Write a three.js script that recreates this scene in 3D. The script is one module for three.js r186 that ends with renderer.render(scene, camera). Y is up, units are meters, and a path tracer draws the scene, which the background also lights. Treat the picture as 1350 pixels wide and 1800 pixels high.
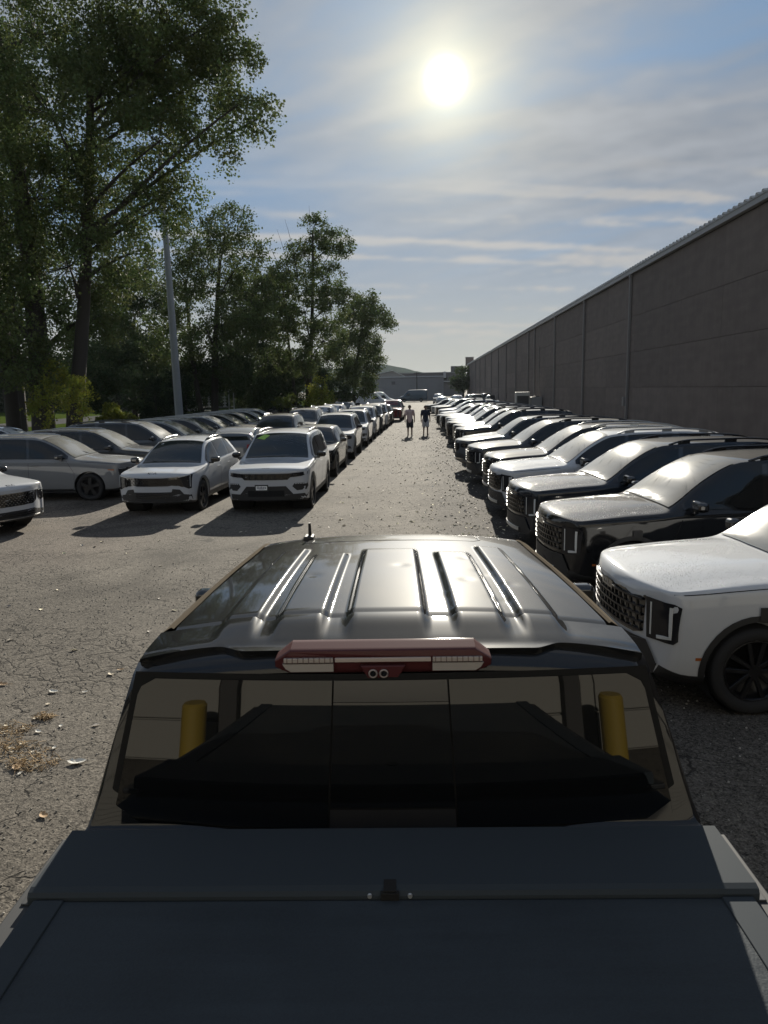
import * as THREE from 'three';
import { mergeGeometries, mergeVertices, toCreasedNormals } from 'three/addons/utils/BufferGeometryUtils.js';
import { TessellateModifier } from 'three/addons/modifiers/TessellateModifier.js';
import { RoundedBoxGeometry } from 'three/addons/geometries/RoundedBoxGeometry.js';
import { MarchingCubes } from 'three/addons/objects/MarchingCubes.js';
import { Brush, Evaluator, SUBTRACTION } from 'three-bvh-csg';
import { MeshBVH } from 'three-mesh-bvh';

// ------------------------------------------------------------ camera, sky, sun, exposure
const scene = new THREE.Scene();
const D2R = Math.PI / 180;
const camera = new THREE.PerspectiveCamera(69.39, 768 / 1024, 0.05, 4000);
camera.position.set(0, 2.8, 0);
camera.rotation.set(-9.415 * D2R, 3.351 * D2R, -1.1 * D2R, 'YXZ');
const EXPOSURE = 2.4;
const renderer = new THREE.WebGLRenderer({ antialias: true });
renderer.toneMapping = THREE.LinearToneMapping;
renderer.toneMappingExposure = EXPOSURE;
renderer.shadowMap.enabled = true;
renderer.setSize(768, 1024);

let seed = 12345;
const rnd = () => { seed = (seed * 1664525 + 1013904223) >>> 0; return seed / 4294967296; };
const rr = (a, b) => a + (b - a) * rnd();
const reseed = (n) => { seed = n >>> 0; rnd(); rnd(); };
const clamp = (x, a = 0, b = 1) => Math.min(b, Math.max(a, x));
const mix = (a, b, t) => a + (b - a) * t;
const sstep = (a, b, x) => { const t = clamp((x - a) / (b - a)); return t * t * (3 - 2 * t); };
const HASH = new Float32Array(65536);
for (let i = 0; i < 65536; i++) HASH[i] = rnd();
const hsh = (x, y) => HASH[((x * 374761 + y * 668265) ^ (x * 31 + y * 7919)) & 65535];
function vnoise(x, y, per = 0) {
  let xi = Math.floor(x), yi = Math.floor(y); const fx = x - xi, fy = y - yi;
  const u = fx * fx * (3 - 2 * fx), v = fy * fy * (3 - 2 * fy);
  let x1 = xi + 1, y1 = yi + 1;
  if (per) { xi = ((xi % per) + per) % per; yi = ((yi % per) + per) % per; x1 = ((x1 % per) + per) % per; y1 = ((y1 % per) + per) % per; }
  return mix(mix(hsh(xi, yi), hsh(x1, yi), u), mix(hsh(xi, y1), hsh(x1, y1), u), v);
}
function fbm(x, y, o = 5, per = 0) { let s = 0, a = 0.5, n = 0; for (let i = 0; i < o; i++) { s += a * vnoise(x + i * 17, y + i * 31, per); n += a; a *= 0.5; x *= 2; y *= 2; per *= 2; } return s / n; }

const SUN = new THREE.Vector3(0.0266, 0.3543, -0.9347).normalize();
{
  const W = 2048, H = 1024, data = new Float32Array(W * H * 4);
  const hor = [0.56, 0.545, 0.465], blue = [0.195, 0.325, 0.50], zen = [0.13, 0.22, 0.37];
  for (let j = 0; j < H; j++) {
    const el = ((j + 0.5) / H - 0.5) * Math.PI, y = Math.sin(el), ce = Math.cos(el);
    for (let i = 0; i < W; i++) {
      const az = ((i + 0.5) / W - 0.5) * 2 * Math.PI, x = Math.cos(az) * ce, z = Math.sin(az) * ce;
      const k = (j * W + i) * 4;
      let c;
      if (y < -0.01) c = [0.12, 0.115, 0.105];
      else {
        const t1 = sstep(-0.02, 0.24, y), t2 = sstep(0.25, 0.9, y);
        c = [0, 1, 2].map((q) => mix(mix(hor[q], blue[q], t1), zen[q], t2));
        const d = 1 / (Math.max(y, 0) + 0.09), px = x * d, pz = z * d;
        // high veil, drawn out across the line of sight, plus a few brighter bars low down
        const warp = fbm(px * 0.9 + 3, pz * 0.9 + 8, 4), u = px * 0.86 + pz * 0.51, v = -px * 0.51 + pz * 0.86;
        const n1 = fbm(u * 0.9 + warp * 1.5 + 11.3, v * 2.4 + warp * 1.6 + 4.7, 6);
        const n2 = fbm(u * 3.2 + 41 + warp * 2.5, v * 9 + 17 + warp * 3, 5);
        const n4 = fbm(px * 14 + 9 + warp * 4, pz * 20 + warp * 5, 3);
        const open = Math.exp(-((x + 0.30) ** 2) / 0.05 - ((y - 0.22) ** 2) / 0.008);   // clearer blue gap low on the left
        let veil = sstep(0.20, 0.60, n1 * 0.60 + n2 * 0.32 + n4 * 0.08) * sstep(0.04, 0.26, y) * (1 - 0.9 * open);
        veil *= 0.9;
        const vc = [0.31, 0.33, 0.358];
        c = c.map((w, q) => mix(w, vc[q] + 0.19 * (n2 - 0.5) + 0.12 * (n1 - 0.5) + 0.07 * (n4 - 0.5), veil));
        const n3 = fbm(px * 0.55 + 70 + warp * 0.6, pz * 6.5 + 5 + px * 1.5 + warp * 0.6, 6), n5 = fbm(px * 4 + 2, pz * 14 + 3 + px * 2, 4);
        const bar = sstep(0.52, 0.66, n3 * 0.66 + n5 * 0.34) * sstep(0.03, 0.09, y) * (1 - sstep(0.20, 0.28, y)) * 0.58;
        const bc = [0.62, 0.57, 0.50];
        c = c.map((v, q) => mix(v, bc[q], bar));
      }
      const dot = clamp(x * SUN.x + y * SUN.y + z * SUN.z, -1, 1), a = Math.acos(dot) / D2R;
      const disc = 10 * Math.exp(-a * a / 0.5), h1 = 0.95 * Math.exp(-a / 2.0), h2 = 0.46 * Math.exp(-a / 6.5), h3 = 0.10 * Math.exp(-a / 17);
      const up = y > -0.01 ? 1 : 0;
      c[0] += up * (disc + h1 * 1.0 + h2 * 1.0 + h3); c[1] += up * (disc * 0.97 + h1 * 0.9 + h2 * 0.90 + h3 * 0.94); c[2] += up * (disc * 0.85 + h1 * 0.48 + h2 * 0.64 + h3 * 0.82);
      data[k] = 0.90 * c[0] / EXPOSURE; data[k + 1] = 0.915 * c[1] / EXPOSURE; data[k + 2] = 0.945 * c[2] / EXPOSURE; data[k + 3] = 1;
    }
  }
  const sky = new THREE.DataTexture(data, W, H, THREE.RGBAFormat, THREE.FloatType);
  sky.mapping = THREE.EquirectangularReflectionMapping; sky.magFilter = THREE.LinearFilter; sky.needsUpdate = true;
  scene.background = sky; scene.environment = sky;
}
const sun = new THREE.DirectionalLight(new THREE.Color(1, 0.93, 0.8), 3.8);
sun.position.copy(SUN).multiplyScalar(120); sun.castShadow = true;
Object.assign(sun.shadow.camera, { left: -60, right: 60, top: 60, bottom: -60, far: 400 });
sun.shadow.mapSize.set(4096, 4096);
scene.add(sun, sun.target);

// ------------------------------------------------------------ naming helpers
const used = {};
function numbered(n) { const k = used[n] = (used[n] ?? -1) + 1; return k ? `${n}_${String(k).padStart(3, '0')}` : n; }
function tag(o, label, category, group) { o.userData.label = label; o.userData.category = category; if (group) o.userData.group = group; return o; }
function thing(name, label, category, x = 0, y = 0, z = 0, turn = 0, group) {
  const g = new THREE.Group(); g.name = numbered(name); g.position.set(x, y, z); g.rotation.y = turn; scene.add(g);
  return tag(g, label, category, group);
}
function part(name, geo, mat, parent) {
  const m = new THREE.Mesh(Array.isArray(geo) ? merge(geo) : geo, mat); m.name = name; m.castShadow = m.receiveShadow = true;
  parent.add(m); return m;
}
function each(name, list, mat, parent) { for (const g of list) part(name, g, mat, parent); }
function struct(name, geo, mat) { const m = part(name, geo, mat, scene); m.userData.kind = 'structure'; return m; }
function stuff(name, geo, mat, parent = scene) { const m = part(name, geo, mat, parent); m.userData.kind = 'stuff'; return m; }
function clean(g) {
  let q = g.index ? g.toNonIndexed() : g; if (q === g) q = g.clone();
  for (const n of Object.keys(q.attributes)) if (!['position', 'normal', 'uv'].includes(n)) q.deleteAttribute(n);
  if (!q.attributes.normal) q.computeVertexNormals();
  if (!q.attributes.uv) q.setAttribute('uv', new THREE.BufferAttribute(new Float32Array(q.attributes.position.count * 2), 2));
  return q;
}
function merge(list) { return list.length === 1 ? list[0] : mergeGeometries(list.map(clean)); }
function box(w, h, d, x = 0, y = 0, z = 0, r = 0) {
  const g = r ? new RoundedBoxGeometry(w, h, d, 2, Math.min(r, w / 2.01, h / 2.01, d / 2.01)) : new THREE.BoxGeometry(w, h, d);
  return g.translate(x, y, z);
}
function cyl(r0, r1, h, x = 0, y = 0, z = 0, seg = 16) { return new THREE.CylinderGeometry(r1, r0, h, seg).translate(x, y + h / 2, z); }
function tube(pts, r, seg = 6, n = 0) { return new THREE.TubeGeometry(new THREE.CatmullRomCurve3(pts.map((p) => p.isVector3 ? p : new THREE.Vector3(...p))), n || pts.length * 4, r, seg, false); }
function limb(p0, p1, r0, r1, bend = 0, seg = 7, n = 6) {
  // a tapered, slightly bent branch
  const a = new THREE.Vector3(...p0), b = new THREE.Vector3(...p1), d = b.clone().sub(a), L = d.length();
  const side = new THREE.Vector3(rr(-1, 1), 0.4, rr(-1, 1)).normalize().multiplyScalar(bend * L);
  const c = a.clone().add(b).multiplyScalar(0.5).add(side), cur = new THREE.QuadraticBezierCurve3(a, c, b);
  const g = new THREE.TubeGeometry(cur, n, 1, seg, false), P = g.attributes.position;
  for (let i = 0; i <= n; i++) {
    const q = cur.getPointAt(i / n), r = mix(r0, r1, i / n);
    for (let j = 0; j <= seg; j++) { const k = i * (seg + 1) + j; P.setXYZ(k, q.x + (P.getX(k) - q.x) * r, q.y + (P.getY(k) - q.y) * r, q.z + (P.getZ(k) - q.z) * r); }
  }
  return g;
}

// ------------------------------------------------------------ materials
const C = (r, g, b) => new THREE.Color().setRGB(r, g, b);
const std = (r, g, b, rough = 0.8, metal = 0, extra = {}) => new THREE.MeshStandardMaterial({ color: C(r, g, b), roughness: rough, metalness: metal, ...extra });
const paintMat = (r, g, b, metal = 0, cr = 0.06) => new THREE.MeshPhysicalMaterial({ color: C(r, g, b), roughness: 0.75, metalness: metal * 0.3, specularIntensity: 0.15, clearcoat: 1, clearcoatRoughness: cr });
const PAINT = {
  slot: std(1, 0, 1),
  white: paintMat(0.475, 0.49, 0.51), pearl: paintMat(0.52, 0.52, 0.51), black: paintMat(0.006, 0.0065, 0.008), navy: paintMat(0.008, 0.012, 0.02, 0.2),
  gray: paintMat(0.10, 0.108, 0.118, 0.3), steel: paintMat(0.19, 0.195, 0.20, 0.35), silver: paintMat(0.36, 0.37, 0.38, 0.45), graphite: paintMat(0.045, 0.047, 0.05, 0.3),
  tan: paintMat(0.26, 0.24, 0.21, 0.3), maroon: paintMat(0.12, 0.012, 0.015, 0.2), bluegray: paintMat(0.08, 0.11, 0.14, 0.2),
};
const M = {
  glass: new THREE.MeshPhysicalMaterial({ color: C(0.008, 0.010, 0.011), roughness: 0.04, metalness: 0, ior: 1.52 }),
  shieldGlass: new THREE.MeshPhysicalMaterial({ color: C(0.014, 0.019, 0.02), roughness: 0.8, specularIntensity: 0.22, metalness: 0, ior: 1.5, clearcoat: 1, clearcoatRoughness: 0.09 }),
  blackPlastic: std(0.016, 0.016, 0.017, 0.55), gloss: new THREE.MeshPhysicalMaterial({ color: C(0.005, 0.005, 0.006), roughness: 0.12, clearcoat: 1, clearcoatRoughness: 0.05 }),
  tyre: std(0.014, 0.014, 0.015, 0.85), rim: std(0.02, 0.02, 0.022, 0.35, 0.6), rimSilver: std(0.35, 0.36, 0.37, 0.35, 0.8), chrome: std(0.6, 0.6, 0.6, 0.18, 1), darkChrome: std(0.045, 0.045, 0.05, 0.25, 0.85),
  seam: std(0.004, 0.004, 0.004, 0.9), lens: new THREE.MeshPhysicalMaterial({ color: C(0.02, 0.02, 0.022), roughness: 0.08, specularIntensity: 0.6 }),
  drl: std(0.55, 0.56, 0.55, 0.25), amber: std(0.35, 0.10, 0.02, 0.3), tail: std(0.22, 0.012, 0.015, 0.15), satin: std(0.42, 0.43, 0.43, 0.3, 0.6), paper: std(0.75, 0.75, 0.74, 0.7), lime: std(0.30, 0.50, 0.09, 0.6),
};
// ------------------------------------------------------------ car building
function curve(pts) {           // monotone cubic through [s, value] pairs
  const n = pts.length, x = pts.map((p) => p[0]), y = pts.map((p) => p[1]), d = [], m = [];
  for (let i = 0; i < n - 1; i++) d.push((y[i + 1] - y[i]) / (x[i + 1] - x[i]));
  for (let i = 0; i < n; i++) m.push(i === 0 ? d[0] : i === n - 1 ? d[n - 2] : d[i - 1] * d[i] <= 0 ? 0 : 2 / (1 / d[i - 1] + 1 / d[i]));
  return (s) => {
    if (s <= x[0]) return y[0]; if (s >= x[n - 1]) return y[n - 1];
    let i = 0; while (s > x[i + 1]) i++;
    const h = x[i + 1] - x[i], t = (s - x[i]) / h, t2 = t * t, t3 = t2 * t;
    return (2 * t3 - 3 * t2 + 1) * y[i] + (t3 - 2 * t2 + t) * h * m[i] + (-2 * t3 + 3 * t2) * y[i + 1] + (t3 - t2) * h * m[i + 1];
  };
}
const GSIDE = [0.25, 0.5, 0.75], CROWN = [0.93, 0.82, 0.62, 0.36, 0.12, 0];
function ringHalf(F, s) {       // half cross-section at distance s from the nose: [z, y] from the underside round to the roof centre
  const w = F.w(s), yb = F.yb(s), ysh = F.ysh(s), yt = F.yt(s), wr = F.wr(s), yr = F.yr(s), h = ysh - yb, tuck = F.tuck ?? 0.03;
  const ws = w - (F.shoulder ?? 0.05);
  const p = [[0, yb], [w * 0.6, yb], [w - tuck - 0.05, yb + 0.01], [w - tuck, yb + (F.skirt ?? 0.06)], [w - 0.012, yb + h * 0.30], [w, yb + h * 0.52], [w - 0.006, yb + h * 0.72], [w - 0.018, ysh - 0.075], [w - 0.035, ysh - 0.022], [ws, ysh]];
  for (const t of GSIDE) p.push([mix(ws, wr, t) + 0.014 * Math.sin(Math.PI * t), mix(ysh, yr, t)]);
  p.push([wr, yr]);
  for (const t of CROWN) p.push([wr * t, yr + (yt - yr) * (1 - Math.pow(t, F.crownPow ?? 2.4))]);
  return p;
}
function bodyLoft(spec, lo) {
  const F = spec.F, L = spec.L;
  let S = lo ? spec.stations.filter((_, i) => i % 2 === 0 || i === spec.stations.length - 1) : spec.stations;
  const R = S.map((s) => { const h = ringHalf(F, s); return h.concat(h.slice(1, -1).reverse().map(([z, y]) => [-z, y])); });
  const n = R[0].length, half = (n + 2) / 2, pos = [], idx = [];
  const put = (s, z, y) => {
    const wz = Math.abs(z) / F.w(s), fn = Math.exp(-s / (spec.sweepLen ?? 0.55)), ft = Math.exp(-(L - s) / 0.5);
    let x = s + (spec.sweep ?? 0.16) * Math.pow(clamp(wz), spec.sweepPow ?? 2.6) * fn - (spec.tailSweep ?? 0.12) * Math.pow(clamp(wz), 2.6) * ft;
    if (spec.lean) x += spec.lean(y) * Math.exp(-s / 0.35);
    if (spec.tailLean) x -= spec.tailLean(y) * Math.exp(-(L - s) / 0.3);
    if (spec.deform) y = spec.deform(s, y, z);
    pos.push(L / 2 - x, y, z); return pos.length / 3 - 1;
  };
  const id = R.map((r, i) => r.map(([z, y]) => put(S[i], z, y)));
  for (let i = 0; i < S.length - 1; i++) for (let j = 0; j < n; j++) { const k = (j + 1) % n; idx.push(id[i][j], id[i][k], id[i + 1][k], id[i][j], id[i + 1][k], id[i + 1][j]); }
  for (const [e, flip] of [[0, false], [S.length - 1, true]]) {     // nose and tail panels
    const cols = lo ? 4 : 10, rows = [];
    for (let j = 0; j < half; j++) {
      const right = id[e][j], left = id[e][(n - j) % n], [z, y] = R[e][j], row = [right];
      if (j === 0 || j === half - 1) { for (let c = 1; c <= cols; c++) row.push(right); } else { for (let c = 1; c < cols; c++) row.push(put(S[e], z * (1 - 2 * c / cols), y)); row.push(left); }
      rows.push(row);
    }
    for (let j = 0; j < half - 1; j++) for (let c = 0; c < cols; c++) {
      const a = rows[j][c], b = rows[j][c + 1], d = rows[j + 1][c], f = rows[j + 1][c + 1];
      for (const t of [[a, b, f], [a, f, d]]) if (t[0] !== t[1] && t[1] !== t[2] && t[0] !== t[2]) idx.push(...(flip ? [t[0], t[2], t[1]] : t));
    }
  }
  let g = new THREE.BufferGeometry(); g.setAttribute('position', new THREE.Float32BufferAttribute(pos, 3)); g.setIndex(idx);
  g = mergeVertices(g, 1e-4);
  // make sure faces look outwards
  const P = g.attributes.position, I = g.index; let vol = 0; const a = new THREE.Vector3(), b = new THREE.Vector3(), c = new THREE.Vector3();
  for (let i = 0; i < I.count; i += 3) { a.fromBufferAttribute(P, I.getX(i)); b.fromBufferAttribute(P, I.getX(i + 1)); c.fromBufferAttribute(P, I.getX(i + 2)); vol += a.dot(b.cross(c)); }
  if (vol < 0) for (let i = 0; i < I.count; i += 3) { const t = I.getX(i); I.setX(i, I.getX(i + 1)); I.setX(i + 1, t); }
  g.computeVertexNormals();
  return g;
}
function makeCaster(geo) {
  const bvh = new MeshBVH(geo), N = geo.attributes.normal, I = geo.index, P = geo.attributes.position;
  const ray = new THREE.Ray(), A = new THREE.Vector3(), B = new THREE.Vector3(), Cc = new THREE.Vector3(), bc = new THREE.Vector3();
  return (o, d) => {
    ray.origin.copy(o); ray.direction.copy(d).normalize();
    const h = bvh.raycastFirst(ray, THREE.DoubleSide); if (!h) return null;
    const i0 = I.getX(h.faceIndex * 3), i1 = I.getX(h.faceIndex * 3 + 1), i2 = I.getX(h.faceIndex * 3 + 2);
    THREE.Triangle.getBarycoord(h.point, A.fromBufferAttribute(P, i0), B.fromBufferAttribute(P, i1), Cc.fromBufferAttribute(P, i2), bc);
    const n = new THREE.Vector3();
    for (const [i, w] of [[i0, bc.x], [i1, bc.y], [i2, bc.z]]) n.add(A.fromBufferAttribute(N, i).multiplyScalar(w));
    return { p: h.point.clone(), n: n.normalize() };
  };
}
class Shell {                    // puts flat outlines onto the body: every point is cast onto the body's surface
  constructor(spec, lo) { this.spec = spec; this.lo = lo; this.geo = bodyLoft(spec, lo); this.cast = makeCaster(this.geo); this.L = spec.L; this.tess = new TessellateModifier(lo ? 0.5 : 0.11, lo ? 1 : 5); }
  hit(view, u, v, sgn = 1) {
    const X = this.L / 2; let o, d;
    if (view === 'side') { o = new THREE.Vector3(X - u, v, 3 * sgn); d = new THREE.Vector3(0, 0, -sgn); }
    else if (view === 'top') { o = new THREE.Vector3(X - u, 4, v); d = new THREE.Vector3(0, -1, 0); }
    else if (view === 'front') { o = new THREE.Vector3(X + 2, v, u); d = new THREE.Vector3(-1, 0, 0); }
    else { o = new THREE.Vector3(-X - 2, v, u); d = new THREE.Vector3(1, 0, 0); }
    let h = this.cast(o, d);
    if (!h) { for (let k = 1; k < 30 && !h; k++) { if (view === 'front' || view === 'rear') { o.z *= 0.985; o.y = mix(o.y, 0.7, 0.04); } else if (view === 'side') { o.x *= 0.985; o.y = mix(o.y, 0.7, 0.04); } else { o.x *= 0.985; o.z *= 0.98; } h = this.cast(o, d); } if (!h) throw new Error('outline misses the body: ' + view + ' ' + u + ' ' + v); }
    return h;
  }
  patch(view, pts, off = 0.004, sgn = 1, holes) {
    const sh = new THREE.Shape(pts.map(([a, b]) => new THREE.Vector2(a, b)));
    for (const q of holes ?? []) sh.holes.push(new THREE.Path(q.map(([a, b]) => new THREE.Vector2(a, b))));
    let g = new THREE.ShapeGeometry(sh); g = this.tess.modify(g.toNonIndexed());
    const P = g.attributes.position, N = new Float32Array(P.count * 3);
    for (let i = 0; i < P.count; i++) {
      const h = this.hit(view, P.getX(i), P.getY(i), sgn);
      P.setXYZ(i, h.p.x + h.n.x * off, h.p.y + h.n.y * off, h.p.z + h.n.z * off); N.set([h.n.x, h.n.y, h.n.z], i * 3);
    }
    g.setAttribute('normal', new THREE.BufferAttribute(N, 3)); this.fixWinding(g);
    return clean(g);
  }
  fixWinding(g) {
    const P = g.attributes.position, N = g.attributes.normal, a = new THREE.Vector3(), b = new THREE.Vector3(), c = new THREE.Vector3(), n = new THREE.Vector3();
    for (let i = 0; i < P.count; i += 3) {
      a.fromBufferAttribute(P, i); b.fromBufferAttribute(P, i + 1); c.fromBufferAttribute(P, i + 2); n.fromBufferAttribute(N, i);
      b.sub(a); c.sub(a);
      if (b.cross(c).dot(n) < 0) for (const at of [P, N]) for (let k = 0; k < 3; k++) { const t = at.array[(i + 1) * 3 + k]; at.array[(i + 1) * 3 + k] = at.array[(i + 2) * 3 + k]; at.array[(i + 2) * 3 + k] = t; }
    }
  }
  both(view, pts, off, holes) {  // the same outline on the right and the left flank (or mirrored across the nose)
    if (view === 'side') return [this.patch(view, pts, off, 1, holes), this.patch(view, pts, off, -1, holes)];
    const mir = (q) => view === 'top' ? q.map(([a, b]) => [a, -b]) : q.map(([a, b]) => [-a, b]);
    return [this.patch(view, pts, off), this.patch(view, mir(pts), off)];
  }
  line(view, pts, width, off = 0.002, sgn = 1, thick = 0) { // a strip along a line: shut lines (thin) or raised bars (thick > 0)
    const f = []; // resample
    for (let i = 0; i < pts.length - 1; i++) { const [a, b] = [pts[i], pts[i + 1]], n = Math.max(1, Math.ceil(Math.hypot(b[0] - a[0], b[1] - a[1]) / (this.lo ? 0.3 : 0.09))); for (let k = 0; k < n; k++) f.push([mix(a[0], b[0], k / n), mix(a[1], b[1], k / n)]); }
    f.push(pts[pts.length - 1]);
    const hs = f.map(([u, v]) => this.hit(view, u, v, sgn)), pos = [], idx = [], cols = thick ? 4 : 2;
    hs.forEach((h, i) => {
      const a = hs[Math.max(0, i - 1)].p, b = hs[Math.min(hs.length - 1, i + 1)].p, t = b.clone().sub(a).normalize(), s = t.cross(h.n).normalize().multiplyScalar(width / 2);
      const q = (m, o) => pos.push(h.p.x + s.x * m + h.n.x * o, h.p.y + s.y * m + h.n.y * o, h.p.z + s.z * m + h.n.z * o);
      if (thick) { q(-1, off); q(-0.8, off + thick); q(0.8, off + thick); q(1, off); } else { q(-1, off); q(1, off); }
    });
    for (let i = 0; i < hs.length - 1; i++) for (let c = 0; c < cols - 1; c++) { const a = i * cols + c; idx.push(a, a + 1, a + cols + 1, a, a + cols + 1, a + cols); }
    const g = new THREE.BufferGeometry(); g.setAttribute('position', new THREE.Float32BufferAttribute(pos, 3)); g.setIndex(idx);
    const q = clean(g); q.computeVertexNormals(); return q;
  }
}
const mir = (g) => { const q = clean(g); q.scale(1, 1, -1); const P = q.attributes; for (const at of [P.position, P.normal, P.uv]) { const n = at.itemSize; for (let i = 0; i < at.count; i += 3) for (let k = 0; k < n; k++) { const t = at.array[(i + 1) * n + k]; at.array[(i + 1) * n + k] = at.array[(i + 2) * n + k]; at.array[(i + 2) * n + k] = t; } } return q; };

// wheels: the outer face looks along +z
const wheelCache = {};
function wheelGeo(R, width, style, lo) {
  const key = [R, width, style, lo].join(); if (wheelCache[key]) return wheelCache[key];
  const rim = R * 0.70, seg = lo ? 14 : 40, h = width / 2;
  const prof = [[rim, -h * 0.7], [R * 0.86, -h], [R * 0.97, -h * 0.86], [R, -h * 0.6], [R, h * 0.6], [R * 0.97, h * 0.86], [R * 0.9, h * 0.98], [R * 0.82, h], [rim + 0.01, h * 0.86], [rim, h * 0.7]];
  const tyre = [new THREE.LatheGeometry(prof.map(([a, b]) => new THREE.Vector2(a, b)), seg).rotateX(Math.PI / 2)];
  if (!lo) for (const zz of [-0.3, 0, 0.3]) tyre.push(new THREE.TorusGeometry(R - 0.001, 0.006, 4, seg).translate(0, 0, zz * h));
  const hub = [new THREE.LatheGeometry([[rim * 0.99, h * 0.72], [rim * 0.95, h * 0.78], [rim * 0.90, h * 0.55], [rim * 0.86, -h * 0.2], [0, -h * 0.3]].map(([a, b]) => new THREE.Vector2(a, b)), seg).rotateX(Math.PI / 2)];
  const n = style === 'six' ? 6 : 5, spokes = [];
  if (!lo) {
    for (let k = 0; k < n; k++) {
      const a = (k / n) * Math.PI * 2 + 0.3, s = new THREE.Shape();
      const r0 = 0.05, r1 = rim * 0.93, w0 = 0.03, w1 = style === 'six' ? 0.03 : 0.055;
      if (style === 'twin') { for (const q of [-1, 1]) { const t = new THREE.Shape([[r0, q * 0.008], [r0, q * 0.034], [r1, q * 0.085], [r1, q * 0.05]].map((p) => new THREE.Vector2(...p))); spokes.push(new THREE.ExtrudeGeometry(t, { depth: 0.03, bevelEnabled: true, bevelSize: 0.004, bevelThickness: 0.004, bevelSegments: 1 }).translate(0, 0, h * 0.45).rotateZ(a)); } continue; }
      s.moveTo(r0, -w0); s.lineTo(r1 * 0.6, -w1 * 0.6); s.lineTo(r1, -w1); s.lineTo(r1, w1); s.lineTo(r1 * 0.6, w1 * 0.6); s.lineTo(r0, w0);
      spokes.push(new THREE.ExtrudeGeometry(s, { depth: 0.03, bevelEnabled: true, bevelSize: 0.004, bevelThickness: 0.004, bevelSegments: 1 }).translate(0, 0, h * 0.45).rotateZ(a));
    }
    spokes.push(new THREE.CylinderGeometry(0.055, 0.065, 0.05, 16).rotateX(Math.PI / 2).translate(0, 0, h * 0.55));
  } else spokes.push(new THREE.CircleGeometry(rim * 0.5, 5).translate(0, 0, h * 0.5));
  return wheelCache[key] = { tyre: merge(tyre), rim: merge([...hub, ...spokes]) };
}
function lathedArch(R, depth) { return new THREE.CylinderGeometry(R, R, depth, 28, 1, true).rotateX(Math.PI / 2); }
const evaluator = new Evaluator(); evaluator.attributes = ['position', 'normal']; evaluator.useGroups = false;
function cutArches(geo, spec) {
  let b = new Brush(geo); b.updateMatrixWorld();
  for (const ax of spec.axles) for (const s of [-1, 1]) {
    const c = new Brush(new THREE.CylinderGeometry(spec.archR, spec.archR, 0.5, 32).rotateX(Math.PI / 2)); c.geometry.deleteAttribute('uv');
    c.position.set(spec.L / 2 - ax, spec.R + (spec.archUp ?? 0.01), s * (spec.halfTrack - 0.05 + 0.1)); c.updateMatrixWorld();
    b = evaluator.evaluate(b, c, SUBTRACTION); b.updateMatrixWorld();
  }
  return b.geometry;
}
function splitSkirt(g, spec) {     // the dark unpainted strip and underside below the painted body
  const q = clean(g), P = q.attributes.position, hi = [], lw = [];
  for (let i = 0; i < P.count; i += 3) { const y = (P.getY(i) + P.getY(i + 1) + P.getY(i + 2)) / 3, s = spec.L / 2 - (P.getX(i) + P.getX(i + 1) + P.getX(i + 2)) / 3; (y < spec.F.yb(clamp(s, 0, spec.L)) + (spec.F.skirt ?? 0.06) + 0.006 ? lw : hi).push(i); }
  return [hi, lw].map((ids) => { const o = new THREE.BufferGeometry(); for (const n of ['position', 'normal', 'uv']) { const A = q.attributes[n], m = A.itemSize, d = new Float32Array(ids.length * 3 * m); ids.forEach((i, k) => d.set(A.array.subarray(i * m, (i + 3) * m), k * 3 * m)); o.setAttribute(n, new THREE.BufferAttribute(d, m)); } return o; });
}
function archRing(spec, ax, r0, r1, yMin, n = 22) {   // outline of the trim round a wheel opening (side view)
  const cy = spec.R + (spec.archUp ?? 0.01), a0 = Math.asin(clamp((yMin - cy) / r1, -1, 1)), out = [], inn = [], b0 = Math.asin(clamp((yMin - cy) / r0, -1, 1));
  for (let i = 0; i <= n; i++) { const t = mix(a0, Math.PI - a0, i / n), u = mix(b0, Math.PI - b0, i / n); out.push([ax + Math.cos(t) * r1, cy + Math.sin(t) * r1]); inn.push([ax + Math.cos(u) * r0, cy + Math.sin(u) * r0]); }
  return out.concat(inn.reverse());
}
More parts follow.
